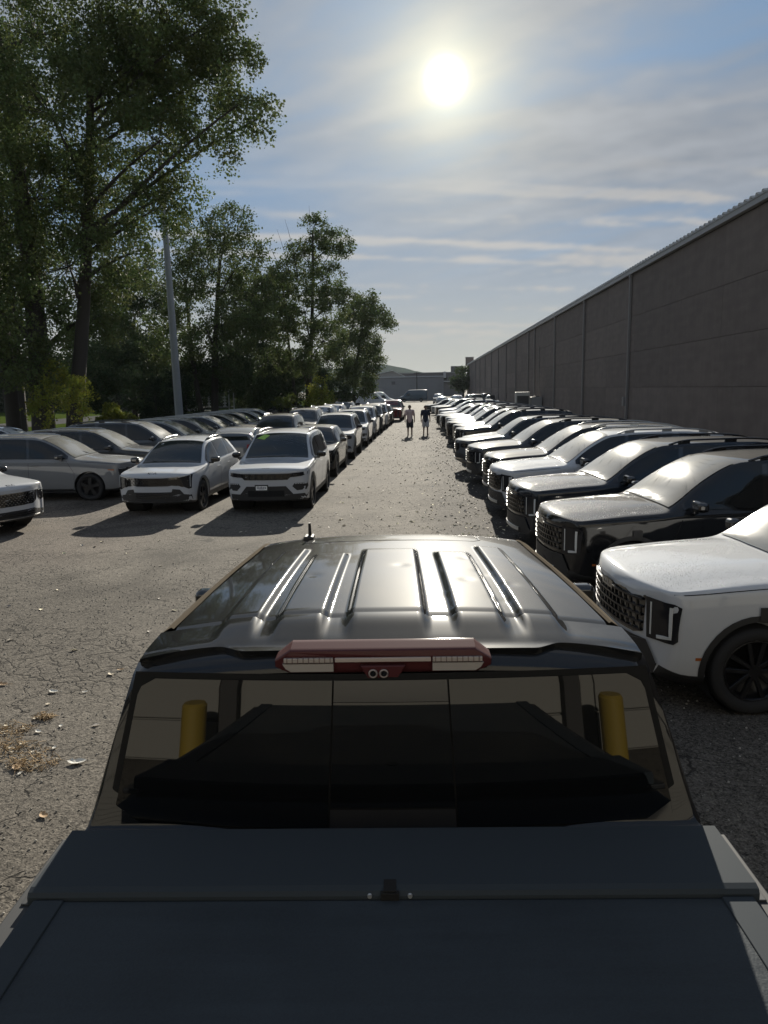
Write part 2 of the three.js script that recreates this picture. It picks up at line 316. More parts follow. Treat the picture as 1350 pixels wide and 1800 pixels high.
function buildCar(name, spec, lo) {
  const car = new THREE.Group(); car.name = name;
  const S = new Shell(spec, lo), F = spec.F, L = spec.L;
  const raw = S.geo.clone(); raw.deleteAttribute('uv');
  const [upper, lower] = splitSkirt(lo ? raw : cutArches(raw, spec), spec);
  part('body', upper, PAINT.slot, car); part('lower_trim', lower, spec.cladMat ?? M.blackPlastic, car);
  // liners inside the wheel openings
  const liner = [];
  for (const ax of spec.axles) for (const s of [-1, 1]) if (!lo) liner.push(lathedArch(spec.archR - 0.012, 0.42).translate(L / 2 - ax, spec.R + (spec.archUp ?? 0.01), s * (spec.halfTrack - 0.235)), new THREE.CircleGeometry(spec.archR - 0.012, 24).rotateY(s > 0 ? 0 : Math.PI).translate(L / 2 - ax, spec.R + 0.01, s * (spec.halfTrack - 0.40)));
  if (liner.length) part('wheel_liner', liner, M.seam, car).userData.kind = 'stuff';
  const clad = [];
  if (spec.clad !== 0) for (const ax of spec.axles) clad.push(...S.both('side', archRing(spec, ax, lo ? spec.archR - 0.03 : spec.archR + 0.002, spec.archR + (spec.clad ?? 0.055), F.yb(ax) + 0.02, lo ? 10 : 22), 0.008));
  if (lo) for (const ax of spec.axles) clad.push(...S.both('side', archRing(spec, ax, 0.05, spec.archR - 0.03, F.yb(ax) + 0.03, 10), 0.004));
  if (spec.sill) clad.push(...S.both('side', [[spec.axles[0] + spec.archR + 0.02, F.yb(2) + 0.03], [spec.axles[1] - spec.archR - 0.02, F.yb(2) + 0.03], [spec.axles[1] - spec.archR - 0.03, spec.sill], [spec.axles[0] + spec.archR + 0.03, spec.sill]], 0.008));
  if (clad.length) each('wheel_arch_trim', clad, spec.cladMat ?? M.blackPlastic, car);
  part('windshield', S.patch('top', spec.windshield, 0.011), M.shieldGlass, car);
  if (spec.sideBlack) each('window_frame', S.both('side', spec.sideBlack, 0.008), M.gloss, car);
  for (const q of spec.sideWindows) for (const s of [1, -1]) part('side_window', S.patch('side', q, 0.013, s), M.glass, car);
  if (spec.rearWindow) part('rear_window', S.patch('rear', spec.rearWindow, 0.005), M.glass, car);
  if (spec.tailLight) for (const q of S.both('rear', spec.tailLight, 0.006)) part('tail_light', q, M.tail, car);
  if (!lo) each('panel_gap', [
    ...spec.seams.flatMap((l) => [S.line('side', l, 0.008, 0.0015, 1), S.line('side', l, 0.008, 0.0015, -1)]),
    ...(spec.topSeams ?? []).flatMap((l) => [S.line('top', l, 0.008, 0.0015), S.line('top', l.map(([a, b]) => [a, -b]), 0.008, 0.0015)]),
    ...(spec.frontSeams ?? []).map((l) => S.line('front', l, 0.01, 0.0015))], M.seam, car);
  if (!lo && spec.handles) for (const [s, y] of spec.handles) for (const q of [1, -1]) part('door_handle', S.line('side', [[s, y], [s + 0.2, y]], 0.03, 0.012, q, 0.02), spec.handleMat ?? PAINT.slot, car);
  if (spec.rails) for (const q of [1, -1]) {
    const [s0, s1, gap] = spec.rails, pts = [];
    for (let i = 0; i <= 12; i++) { const t = i / 12, s = mix(s0, s1, t), lift = Math.min(1, Math.min(t, 1 - t) * 9), y = F.yr(s) + 0.012 + (gap ?? 0.045) * lift; pts.push(new THREE.Vector3(L / 2 - s, y, q * (F.wr(s) - 0.055))); }
    const g = tube(pts, 0.018, lo ? 4 : 6, lo ? 8 : 24); g.scale(1, 1, 1);
    const r = [g]; for (const t of [0.12, 0.5, 0.88]) { const s = mix(s0, s1, t); r.push(box(0.2, 0.05, 0.028, L / 2 - s, F.yr(s) + 0.03, q * (F.wr(s) - 0.055))); }
    part('roof_rail', r, spec.railMat ?? M.gloss, car);
  }
  // mirrors
  if (spec.mirror) for (const q of [1, -1]) {
    const [s, y] = spec.mirror, w = F.w(s), g = new RoundedBoxGeometry(0.13, 0.15, 0.22, lo ? 1 : 4, 0.05), P = g.attributes.position;
    for (let i = 0; i < P.count; i++) { const z = P.getZ(i); P.setX(i, P.getX(i) - (z > 0 ? z * 0.35 : 0)); P.setY(i, P.getY(i) * (1 - 0.25 * clamp(z / 0.11))); }
    g.computeVertexNormals(); g.translate(L / 2 - s, y, w + 0.10);
    const arm = box(0.07, 0.05, 0.14, L / 2 - s + 0.01, y - 0.075, w - 0.01, 0.015), all = [clean(g), clean(arm)];
    const m = part('wing_mirror', merge(q > 0 ? all : all.map(mir)), spec.mirrorMat ?? M.gloss, car);
    if (!lo) part('mirror_glass', box(0.006, 0.11, 0.17, L / 2 - s - 0.072, y, q * (w + 0.10), 0.002), M.glass, m);
  }
  spec.face(S, car, lo);
  for (const ax of spec.axles) for (const q of [1, -1]) {
    const w = new THREE.Group(); w.name = 'wheel'; w.position.set(L / 2 - ax, spec.R, q * (spec.halfTrack - 0.115)); if (q < 0) w.rotation.y = Math.PI; if (ax < 2 && spec.steer) w.rotation.y += spec.steer; car.add(w);
    const g = wheelGeo(spec.R, 0.235, spec.wheelStyle ?? 'five', lo);
    part('tyre', g.tyre, M.tyre, w); part('rim', g.rim, spec.rimMat ?? M.rim, w);
  }
  return car;
}
// ------------------------------------------------------------ car kinds
function mk(o) {
  const { L, W, H, hoodF, hoodR, cowl, header, roofEnd, belt, belt2 } = o, F = {};
  const nt = o.noseTuck ?? 0;
  F.w = curve([[0, W - 0.20 - nt], [0.05, W - 0.115 - nt * 0.6], [0.18, W - 0.045 - nt * 0.2], [0.5, W - 0.012], [1.4, W], [L - 1, W - 0.005], [L - 0.35, W - 0.035], [L - 0.06, W - 0.1], [L, W - 0.17]]);
  F.yb = curve([[0, o.chin ?? 0.31], [0.25, 0.26], [0.8, o.sillY ?? 0.24], [L - 1, (o.sillY ?? 0.24) + 0.01], [L - 0.3, 0.32], [L, 0.42]]);
  F.ysh = curve([[0, hoodF - 0.12], [0.04, hoodF - 0.06], [0.18, hoodF - 0.03], [cowl - 0.25, belt - 0.035], [cowl + 0.2, belt], [L - 0.7, belt2], [L - 0.14, belt2 - 0.03], [L, belt2 - 0.16]]);
  const yt = [[0, hoodF - 0.09], [0.03, hoodF - 0.025], [0.10, hoodF + 0.006], [0.28, hoodF + 0.03], [cowl * 0.6, mix(hoodF + 0.03, hoodR, 0.62)], [cowl - 0.08, hoodR], [cowl, hoodR + 0.02], [mix(cowl, header, 0.5), mix(hoodR, H, o.shieldBow ?? 0.53)], [header - 0.06, H - 0.085], [header + 0.08, H - 0.045], [header + 0.7, H - 0.005], [mix(header, roofEnd, 0.6), H], [roofEnd - 0.3, H - (o.roofDrop ?? 0.06)], [roofEnd, H - (o.roofDrop ?? 0.06) - 0.035], [roofEnd + 0.08, H - (o.roofDrop ?? 0.06) - 0.10], [Math.max(roofEnd + 0.16, L - 0.16), belt2 + 0.09], [L - 0.04, belt2 - 0.03], [L, belt2 - 0.12]];
  F.yt = curve(yt);
  const cr = curve([[0, 0.02], [0.2, 0.045], [cowl - 0.1, 0.05], [cowl, 0.05], [header, 0.055], [roofEnd, 0.05], [L, 0.02]]);
  F.yr = (s) => Math.max(F.yt(s) - cr(s), F.ysh(s) + 0.004);
  const tb = o.tumble ?? 0.28;
  F.wr = curve([[0, W - 0.27 - nt], [0.25, W - 0.13], [cowl - 0.1, W - 0.13], [cowl + 0.06, W - 0.145], [header, W - tb], [header + 0.8, W - tb + 0.015], [roofEnd, W - tb - 0.02], [L - 0.08, W - 0.2], [L, W - 0.28]]);
  F.skirt = o.skirt ?? 0.06; F.shoulder = o.shoulder ?? 0.05; F.crownPow = o.crownPow ?? 2.6;
  const st = [0, 0.012, 0.035, 0.07, 0.12, 0.19, 0.28, 0.42, 0.62, 0.85, 1.08, cowl - 0.22, cowl - 0.09, cowl - 0.03, cowl + 0.02, cowl + 0.09];
  for (let s = cowl + 0.2; s < header - 0.03; s += 0.13) st.push(s);
  st.push(header, header + 0.08, header + 0.2); for (let s = header + 0.5; s < roofEnd - 0.25; s += 0.4) st.push(s);
  st.push(roofEnd - 0.2, roofEnd - 0.06, roofEnd, roofEnd + 0.04, roofEnd + 0.08, mix(roofEnd, L, 0.5), L - 0.16, L - 0.09, L - 0.04, L - 0.012, L);
  const stations = [...new Set(st.filter((s) => s >= 0 && s <= L).map((s) => +s.toFixed(3)))].sort((a, b) => a - b);
  const top = (s) => F.yr(s) - (o.winTop ?? 0.035), bot = (s) => F.ysh(s) + (o.winBot ?? 0.022);
  const win = (a, b, lean = 0.06, endLean = 0) => { // one side pane between a and b
    while (top(a) - bot(a) < 0.05 && a < b) a += 0.03;
    const P = [], n = 7; for (let i = 0; i <= n; i++) { const s = mix(a, b, i / n); P.push([s, bot(s)]); }
    for (let i = n; i >= 0; i--) { const s = mix(a + (a > cowl + 0.9 ? lean : 0), b + lean + endLean, i / n); P.push([s, Math.max(bot(Math.min(s, b)) + 0.03, top(s))]); }
    return P;
  };
  const shield = []; { const n = 7, s0 = cowl + 0.035, s1 = header - 0.005; for (let i = 0; i <= n; i++) { const s = mix(s0, s1, i / n); shield.push([s, F.wr(s) - 0.055]); } for (let i = n; i >= 0; i--) { const s = mix(s0, s1, i / n); shield.push([s, -(F.wr(s) - 0.055)]); } for (let i = 1; i < 5; i++) shield.push([s0 - 0.05 * Math.sin(Math.PI * i / 5), mix(-1, 1, i / 5) * (F.wr(s0) - 0.04)]); }
  const bw = W - 0.2, rw = W - tb - 0.06, yB = belt2 + 0.09, yT = H - (o.roofDrop ?? 0.06) - 0.13;
  const spec = {
    L, F, stations, R: o.R ?? 0.375, archR: (o.R ?? 0.375) + 0.05, halfTrack: W - 0.015, axles: [o.front ?? 0.93, (o.front ?? 0.93) + o.wheelbase], windshield: shield,
    sideWindows: o.panes.map((p) => win(...p)), sideBlack: win(o.panes[0][0] - 0.05, o.panes[o.panes.length - 1][1] + 0.05, o.panes[0][2], o.panes[o.panes.length - 1][3] ?? 0),
    rearWindow: [[-bw + 0.03, yB], [bw - 0.03, yB], [bw, yB + 0.04], [rw, yT - 0.03], [rw - 0.05, yT], [-rw + 0.05, yT], [-rw, yT - 0.03], [-bw, yB + 0.04]],
    tailLight: [[W - 0.34, belt2 - 0.18], [W - 0.15, belt2 - 0.16], [W - 0.13, belt2 - 0.02], [W - 0.34, belt2 - 0.04]],
    seams: [[[o.panes[0][0] - 0.02, belt - 0.02], [cowl + 0.02, 0.75], [cowl + 0.05, 0.36]], [[o.panes[0][1] + 0.03, belt], [o.panes[0][1] + 0.04, 0.7], [o.panes[0][1] + 0.02, 0.36]], [[o.panes[1][1] + 0.03, belt], [o.panes[1][1] + 0.02, 0.85], [o.panes[1][1] - 0.3, 0.40]], [[0.25, hoodF - 0.055], [0.7, hoodF - 0.02], [cowl - 0.15, belt - 0.05]]],
    handles: [[o.panes[0][1] - 0.26, belt - 0.13], [o.panes[1][1] - 0.24, belt - 0.12]],
    mirror: [o.panes[0][0] + 0.1, belt + 0.09], sweep: o.sweep ?? 0.17, sill: o.sill ?? 0.4,
  };
  return Object.assign(spec, o.more ?? {});
}
const rect = (z0, z1, y0, y1) => [[z0, y0], [z1, y0], [z1, y1], [z0, y1]];
function letters(S, view, word, c, h, spread, y0, mat, car, name, off = 0.003) {  // simple stroke lettering laid on the bodywork, read from in front of the car
  const strokes = { K: [[[0, 0], [0, 1]], [[0, 0.45], [0.7, 1]], [[0, 0.45], [0.7, 0]]], I: [[[0, 0], [0, 1]]], A: [[[0, 0], [0.4, 1]], [[0.4, 1], [0.8, 0]]], J: [[[0, 0.25], [0.2, 0], [0.4, 0], [0.4, 1]]], e: [[[0, 0.35], [0.55, 0.35], [0.5, 0.6], [0.1, 0.6], [0, 0.3], [0.15, 0], [0.5, 0.05]]], p: [[[0, -0.35], [0, 0.6], [0.45, 0.6], [0.5, 0.3], [0.4, 0.02], [0, 0.02]]] };
  const g = []; let x = -c;
  for (const ch of word) { for (const st of strokes[ch]) { const P = st.map(([a, b]) => view === 'front' ? [-(x + a * h), y0 + b * h] : [y0 + b * h, -(x + a * h)]); g.push(S.line(view, P, h * 0.2, off)); } x += h * spread * (ch === 'I' ? 0.5 : 1); }
  part(name, g, mat, car).userData.kind = 'stuff';
}
// tall boxy SUV with upright lamps
const specTall = mk({ L: 5.06, W: 0.995, H: 1.86, hoodF: 1.105, hoodR: 1.22, cowl: 1.42, header: 2.36, roofEnd: 4.80, belt: 1.17, belt2: 1.19, wheelbase: 2.97, front: 0.94, R: 0.385, roofDrop: 0.05, sweep: 0.19, shoulder: 0.06, skirt: 0.10,
  panes: [[1.62, 2.62, 0.06], [2.70, 3.62, 0.06], [3.78, 4.52, 0.05, -0.12]],
  more: { rails: [2.55, 4.65, 0.05], deform: (s, y, z) => (s < 1.35 && y > 1.0 ? y + 0.016 * sstep(0.66, 0.58, Math.abs(z)) * sstep(0.1, 0.35, s) : y), wheelStyle: 'twin', sill: 0.44,
    face(S, car, lo) {
      part('grille', S.patch('front', [[-0.62, 0.66], [-0.5, 0.62], [0.5, 0.62], [0.62, 0.66], [0.64, 0.985], [-0.64, 0.985]], 0.004), M.gloss, car);
      if (!lo) {
        const b = []; for (const y of [0.665, 0.735, 0.805, 0.875, 0.945]) b.push(S.line('front', [[-0.61, y], [0.61, y]], 0.022, 0.006, 1, 0.02));
        each('grille_bar', b, M.darkChrome, car);
        const v = []; for (let r = 0; r < 4; r++) for (let k = 0; k < 14; k++) { const z = -0.585 + (k + (r % 2) * 0.5) * 0.087; if (z < 0.6) v.push(S.line('front', [[z, 0.675 + r * 0.07], [z + 0.012, 0.73 + r * 0.07]], 0.014, 0.006, 1, 0.014)); }
        part('grille_mesh', v, M.gloss, car).userData.kind = 'stuff';
        part('brand_badge', [S.patch('front', rect(-0.14, 0.14, 0.915, 0.985), 0.026)], M.gloss, car); letters(S, 'front', 'KIA', 0.095, 0.05, 1.35, 0.925, M.satin, car, 'badge_lettering', 0.03);
      }
      for (const q of S.both('front', [[0.645, 0.985], [0.90, 0.975], [0.93, 0.95], [0.93, 0.66], [0.905, 0.625], [0.66, 0.62]], 0.009)) part('headlight', q, M.lens, car);
      if (!lo) { for (const q of [1, -1]) each('light_strip', [S.line('front', [[q * 0.70, 0.95], [q * 0.70, 0.66]], 0.014, 0.012, 1, 0.006), S.line('front', [[q * 0.885, 0.945], [q * 0.888, 0.675], [q * 0.76, 0.655]], 0.032, 0.012, 1, 0.006)], M.drl, car); }
      part('lower_bumper', S.patch('front', [[-0.78, 0.40], [0.78, 0.40], [0.66, 0.60], [-0.66, 0.60]], 0.016), M.blackPlastic, car);
      if (!lo) {
        part('air_intake', S.patch('front', rect(-0.42, 0.42, 0.44, 0.53), 0.012), M.seam, car);
        part('skid_plate', S.line('front', [[-0.5, 0.375], [0.5, 0.375]], 0.07, 0.01, 1, 0.015), M.satin, car);
        for (const q of [1, -1]) { part('side_marker', S.patch('side', [[0.42, 0.50], [0.52, 0.50], [0.52, 0.525], [0.42, 0.525]], 0.005, q), M.amber, car); part('fender_block', S.patch('side', [[0.93, 0.845], [1.05, 0.845], [1.05, 0.955], [0.93, 0.955]], 0.02, q), M.blackPlastic, car); }
        part('windshield_sticker', S.patch('top', [[1.62, -0.55], [1.66, -0.55], [1.66, -0.28], [1.62, -0.28]], 0.008), M.paper, car);
      }
    } } });
// white family SUV with a slim seven-slot grille band
const specBroad = mk({ L: 4.91, W: 0.985, H: 1.80, hoodF: 1.05, hoodR: 1.17, cowl: 1.42, header: 2.28, roofEnd: 4.62, belt: 1.14, belt2: 1.17, wheelbase: 2.96, front: 0.90, R: 0.385, roofDrop: 0.05, sweep: 0.15, shoulder: 0.06,
  panes: [[1.62, 2.55, 0.05], [2.63, 3.45, 0.05], [3.56, 4.35, 0.08, -0.1]],
  more: { rails: [2.5, 4.45, 0.045], railMat: M.darkChrome, wheelStyle: 'five', topSeams: [],
    face(S, car, lo) {
      part('grille', S.patch('front', [[-0.50, 0.785], [0.50, 0.785], [0.57, 0.85], [0.60, 0.93], [-0.60, 0.93], [-0.57, 0.85]], 0.005), M.gloss, car);
      if (!lo) { const s = []; for (let k = -3; k <= 3; k++) s.push(S.line('front', [[k * 0.15 - 0.06, 0.80], [k * 0.15 - 0.06, 0.92], [k * 0.15 + 0.06, 0.92], [k * 0.15 + 0.06, 0.80], [k * 0.15 - 0.06, 0.80]], 0.012, 0.008, 1, 0.012)); each('grille_slot', s, M.blackPlastic, car); }
      for (const q of S.both('front', [[0.56, 0.84], [0.80, 0.855], [0.93, 0.90], [0.93, 0.955], [0.60, 0.935]], 0.007)) { const hl = part('headlight', q, M.lens, car); }
      if (!lo) for (const q of [1, -1]) part('lamp_reflector', S.patch('front', [[q * 0.63, 0.86], [q * 0.76, 0.87], [q * 0.76, 0.915], [q * 0.63, 0.915]], 0.010), M.darkChrome, car);
      for (const q of S.both('front', [[0.60, 0.63], [0.65, 0.70], [0.93, 0.705], [0.94, 0.62], [0.90, 0.54], [0.70, 0.53]], 0.006)) part('fog_lamp_pocket', q, M.blackPlastic, car);
      if (!lo) for (const q of [1, -1]) each('light_strip', [0, 1, 2, 3, 4].map((k) => S.line('front', [[q * (0.66 + k * 0.055), 0.688], [q * (0.70 + k * 0.055), 0.688]], 0.016, 0.01, 1, 0.005)), M.drl, car);
      part('lower_bumper', S.patch('front', [[-0.94, 0.46], [-0.90, 0.35], [-0.55, 0.32], [0.55, 0.32], [0.90, 0.35], [0.94, 0.46], [0.62, 0.45], [0.46, 0.64], [-0.46, 0.64], [-0.62, 0.45]], 0.006), M.blackPlastic, car);
      if (!lo) { part('air_intake', S.patch('front', rect(-0.42, 0.42, 0.40, 0.54), 0.012), M.seam, car); letters(S, 'top', 'Jeep', 0.085, 0.045, 1.02, 0.07, M.seam, car, 'hood_lettering'); }
    } } });
// crossover with a wide dark face and boomerang lamps
const specCross = mk({ L: 4.66, W: 0.935, H: 1.665, hoodF: 0.985, hoodR: 1.10, cowl: 1.30, header: 2.18, roofEnd: 4.20, belt: 1.07, belt2: 1.15, wheelbase: 2.755, front: 0.90, R: 0.365, roofDrop: 0.09, sweep: 0.15, tumble: 0.30,
  panes: [[1.48, 2.36, 0.05], [2.44, 3.24, 0.08], [3.33, 3.95, 0.10, -0.22]],
  more: { rails: [2.3, 4.05, 0.04], wheelStyle: 'five', rimMat: M.rim, cladMat: std(0.05, 0.052, 0.055, 0.5),
    face(S, car, lo) {
      part('grille', S.patch('front', [[-0.84, 0.655], [-0.66, 0.66], [-0.6, 0.685], [0.6, 0.685], [0.66, 0.66], [0.84, 0.655], [0.86, 0.90], [0.60, 0.895], [0.26, 0.875], [-0.26, 0.875], [-0.60, 0.895], [-0.86, 0.90]], 0.005), M.gloss, car);
      if (!lo) { const d = []; for (let r = 0; r < 4; r++) for (let k = 0; k < 14; k++) { const z = -0.56 + k * 0.083 + (r % 2) * 0.04; if (Math.abs(z) > 0.08) d.push(S.line('front', [[z, 0.715 + r * 0.042], [z + 0.02, 0.735 + r * 0.042]], 0.012, 0.007, 1, 0.008)); } part('grille_mesh', d, M.darkChrome, car).userData.kind = 'stuff'; }
      for (const q of S.both('front', [[0.64, 0.87], [0.84, 0.94], [0.865, 0.93], [0.855, 0.62], [0.80, 0.61], [0.70, 0.66]], 0.009)) part('headlight', q, M.lens, car);
      if (!lo) { for (const q of [1, -1]) part('light_strip', S.line('front', [[q * 0.60, 0.885], [q * 0.83, 0.93], [q * 0.83, 0.66]], 0.014, 0.013, 1, 0.006), M.drl, car); letters(S, 'top', 'KIA', 0.105, 0.085, 1.05, 0.04, M.seam, car, 'hood_lettering'); }
      part('lower_bumper', S.patch('front', [[-0.86, 0.36], [-0.5, 0.33], [0.5, 0.33], [0.86, 0.36], [0.85, 0.47], [0.70, 0.49], [0.62, 0.60], [0.46, 0.62], [0.44, 0.55], [-0.44, 0.55], [-0.46, 0.62], [-0.62, 0.60], [-0.70, 0.49], [-0.85, 0.47]], 0.006), M.blackPlastic, car);
      if (!lo) { const b = []; for (const y of [0.42, 0.46, 0.50]) b.push(S.line('front', [[-0.4, y], [0.4, y]], 0.014, 0.008, 1, 0.01)); each('intake_slat', b, M.gloss, car); part('windshield_sticker', S.patch('top', [[2.02, 0.42], [2.08, 0.42], [2.08, 0.5], [2.02, 0.5]], 0.008), M.paper, car); }
    } } });
// long low-nosed minivan with a dotted chrome grille
const specVan = mk({ L: 5.15, W: 0.995, H: 1.755, hoodF: 1.02, hoodR: 1.155, cowl: 1.46, header: 2.40, roofEnd: 4.86, belt: 1.10, belt2: 1.13, wheelbase: 3.05, front: 1.10, R: 0.365, roofDrop: 0.07, sweep: 0.26, tumble: 0.24,
  panes: [[1.70, 2.66, 0.05], [2.74, 3.74, 0.04], [3.82, 4.74, 0.04, -0.05]],
  more: { rails: [2.5, 4.6, 0.03], railMat: M.satin, wheelStyle: 'five', clad: 0, sill: 0.33,
    face(S, car, lo) {
      part('grille', S.patch('front', [[-0.48, 0.60], [0.48, 0.60], [0.60, 0.66], [0.64, 0.86], [-0.64, 0.86], [-0.60, 0.66]], 0.005), M.gloss, car);
      if (!lo) { const d = []; for (let r = 0; r < 6; r++) for (let k = 0; k < 15; k++) { const z = -0.58 + k * 0.08 + (r % 2) * 0.04, w = 0.03; if (Math.abs(z) < 0.44 + r * 0.03) d.push(S.line('front', [[z, 0.635 + r * 0.039], [z + w, 0.635 + r * 0.039]], 0.016, 0.006, 1, 0.012)); } part('grille_dashes', d, M.chrome, car).userData.kind = 'stuff'; part('grille_lip', S.line('front', [[-0.62, 0.862], [0.62, 0.862]], 0.02, 0.004, 1, 0.012), M.chrome, car); letters(S, 'top', 'KIA', 0.08, 0.07, 1.05, 0.06, M.darkChrome, car, 'hood_lettering'); }
      for (const q of S.both('front', [[0.645, 0.86], [0.90, 0.86], [0.92, 0.82], [0.90, 0.64], [0.80, 0.62], [0.66, 0.70]], 0.007)) part('headlight', q, M.lens, car);
      if (!lo) for (const q of [1, -1]) { part('light_strip', S.line('front', [[q * 0.70, 0.845], [q * 0.90, 0.845]], 0.012, 0.011, 1, 0.005), M.drl, car); part('amber_lamp', S.patch('side', [[0.42, 0.80], [0.58, 0.815], [0.58, 0.84], [0.42, 0.83]], 0.008, q), M.amber, car); }
      part('lower_bumper', S.patch('front', [[-0.90, 0.34], [-0.5, 0.31], [0.5, 0.31], [0.90, 0.34], [0.88, 0.43], [0.60, 0.47], [0.50, 0.50], [-0.50, 0.50], [-0.60, 0.47], [-0.88, 0.43]], 0.006), M.blackPlastic, car);
      if (!lo) { part('chrome_lip', S.line('front', [[-0.7, 0.345], [0.7, 0.345]], 0.03, 0.01, 1, 0.016), M.chrome, car); each('intake_slat', [0.40, 0.44].map((y) => S.line('front', [[-0.5, y], [0.5, y]], 0.014, 0.008, 1, 0.01)), M.darkChrome, car); part('windshield_sticker', S.patch('top', [[1.66, 0.3], [1.70, 0.3], [1.70, 0.5], [1.66, 0.5]], 0.008), M.paper, car); }
    } } });
// low rounded crossover
const specLow = mk({ L: 4.75, W: 0.95, H: 1.62, hoodF: 0.93, hoodR: 1.07, cowl: 1.42, header: 2.25, roofEnd: 4.20, belt: 1.06, belt2: 1.14, wheelbase: 2.86, front: 0.88, R: 0.37, roofDrop: 0.14, sweep: 0.26, tumble: 0.31,
  panes: [[1.62, 2.48, 0.05], [2.56, 3.36, 0.08], [3.45, 4.0, 0.10, -0.3]],
  more: { rails: null, wheelStyle: 'five',
    face(S, car, lo) {
      part('grille', S.patch('front', [[-0.38, 0.60], [0.38, 0.60], [0.42, 0.80], [0.06, 0.83], [-0.06, 0.83], [-0.42, 0.80]], 0.005), M.gloss, car);
      if (!lo) { const d = []; for (let k = 0; k < 16; k++) { const z = -0.37 + k * 0.05; d.push(S.line('front', [[z, 0.62], [z, 0.79]], 0.012, 0.006, 1, 0.012)); } part('grille_bars', d, M.darkChrome, car).userData.kind = 'stuff'; }
      for (const q of S.both('front', [[0.46, 0.74], [0.66, 0.73], [0.86, 0.80], [0.84, 0.86], [0.48, 0.82]], 0.007)) part('headlight', q, M.lens, car);
      if (!lo) for (const q of [1, -1]) each('light_strip', [S.line('front', [[q * 0.52, 0.77], [q * 0.62, 0.77], [q * 0.64, 0.81]], 0.012, 0.011, 1, 0.004), S.line('front', [[q * 0.68, 0.785], [q * 0.78, 0.80]], 0.012, 0.011, 1, 0.004)], M.drl, car);
      part('lower_bumper', S.patch('front', [[-0.86, 0.36], [-0.5, 0.32], [0.5, 0.32], [0.86, 0.36], [0.84, 0.50], [0.55, 0.48], [0.45, 0.55], [-0.45, 0.55], [-0.55, 0.48], [-0.84, 0.50]], 0.006), M.blackPlastic, car);
    } } });
// rounder truck-like off-roader with round-edged lamps
const specRugged = mk({ L: 4.95, W: 0.96, H: 1.83, hoodF: 1.08, hoodR: 1.22, cowl: 1.50, header: 2.28, roofEnd: 4.70, belt: 1.20, belt2: 1.23, wheelbase: 2.95, front: 0.92, R: 0.40, roofDrop: 0.05, sweep: 0.28, noseTuck: 0.05, tumble: 0.27, sillY: 0.34, chin: 0.42,
  panes: [[1.70, 2.55, 0.05], [2.63, 3.45, 0.05], [3.56, 4.45, 0.06, -0.08]],
  more: { rails: [2.5, 4.5, 0.05], wheelStyle: 'six', sill: 0.48,
    face(S, car, lo) {
      part('grille', S.patch('front', [[-0.40, 0.70], [0.40, 0.70], [0.48, 0.82], [0.46, 0.98], [-0.46, 0.98], [-0.48, 0.82]], 0.005), M.gloss, car);
      if (!lo) each('grille_bar', [0.76, 0.83, 0.90].map((y) => S.line('front', [[-0.44, y], [0.44, y]], 0.026, 0.006, 1, 0.016)), M.darkChrome, car);
      for (const q of S.both('front', [[0.52, 0.84], [0.62, 0.82], [0.84, 0.86], [0.86, 0.95], [0.78, 0.99], [0.54, 0.96]], 0.007)) part('headlight', q, M.lens, car);
      if (!lo) for (const q of [1, -1]) part('lamp_reflector', S.patch('front', Array.from({ length: 12 }, (_, i) => [q * 0.66 + 0.055 * Math.cos(i * Math.PI / 6), 0.90 + 0.045 * Math.sin(i * Math.PI / 6)]), 0.011), M.chrome, car);
      part('lower_bumper', S.patch('front', [[-0.84, 0.46], [-0.5, 0.43], [0.5, 0.43], [0.84, 0.46], [0.80, 0.56], [0.5, 0.64], [-0.5, 0.64], [-0.80, 0.56]], 0.006), M.blackPlastic, car);
      if (!lo) part('skid_plate', S.line('front', [[-0.72, 0.46], [0.72, 0.46]], 0.06, 0.01, 1, 0.02), M.chrome, car);
    } } });
const SPEC = { tall: specTall, broad: specBroad, cross: specCross, van: specVan, low: specLow, rugged: specRugged };
const PROTO = {};
const proto = (kind, lo) => PROTO[kind + lo] ??= buildCar('parked_car', SPEC[kind], lo);
// nose = where the middle of the front bumper stands; heading = the way the car looks (degrees, 0 = away from us along the lot, 90 = to the left, 180 = towards us)
function park(kind, colour, nx, nz, heading, label, group, lo = false, tweak = {}) {
  const src = proto(kind, lo), c = src.clone(), th = heading * D2R, dx = -Math.sin(th), dz = -Math.cos(th);
  const name = { tall: 'parked_suv', broad: 'parked_suv', cross: 'parked_crossover', van: 'parked_minivan', low: 'parked_crossover', rugged: 'parked_suv' }[kind];
  c.name = numbered(name);
  c.traverse((m) => { if (m.isMesh) { if (m.material === PAINT.slot) m.material = PAINT[colour]; if (tweak.railMat && m.name === 'roof_rail') m.material = tweak.railMat; } });
  c.position.set(nx - dx * SPEC[kind].L / 2, 0, nz - dz * SPEC[kind].L / 2); c.rotation.y = th + Math.PI / 2; c.rotation.z = (tweak.pitch ?? 0) * D2R; c.rotation.order = 'YXZ';
  scene.add(c); tag(c, label, kind === 'van' ? 'minivan' : kind === 'cross' || kind === 'low' ? 'crossover' : 'SUV', group);
  return c;
}
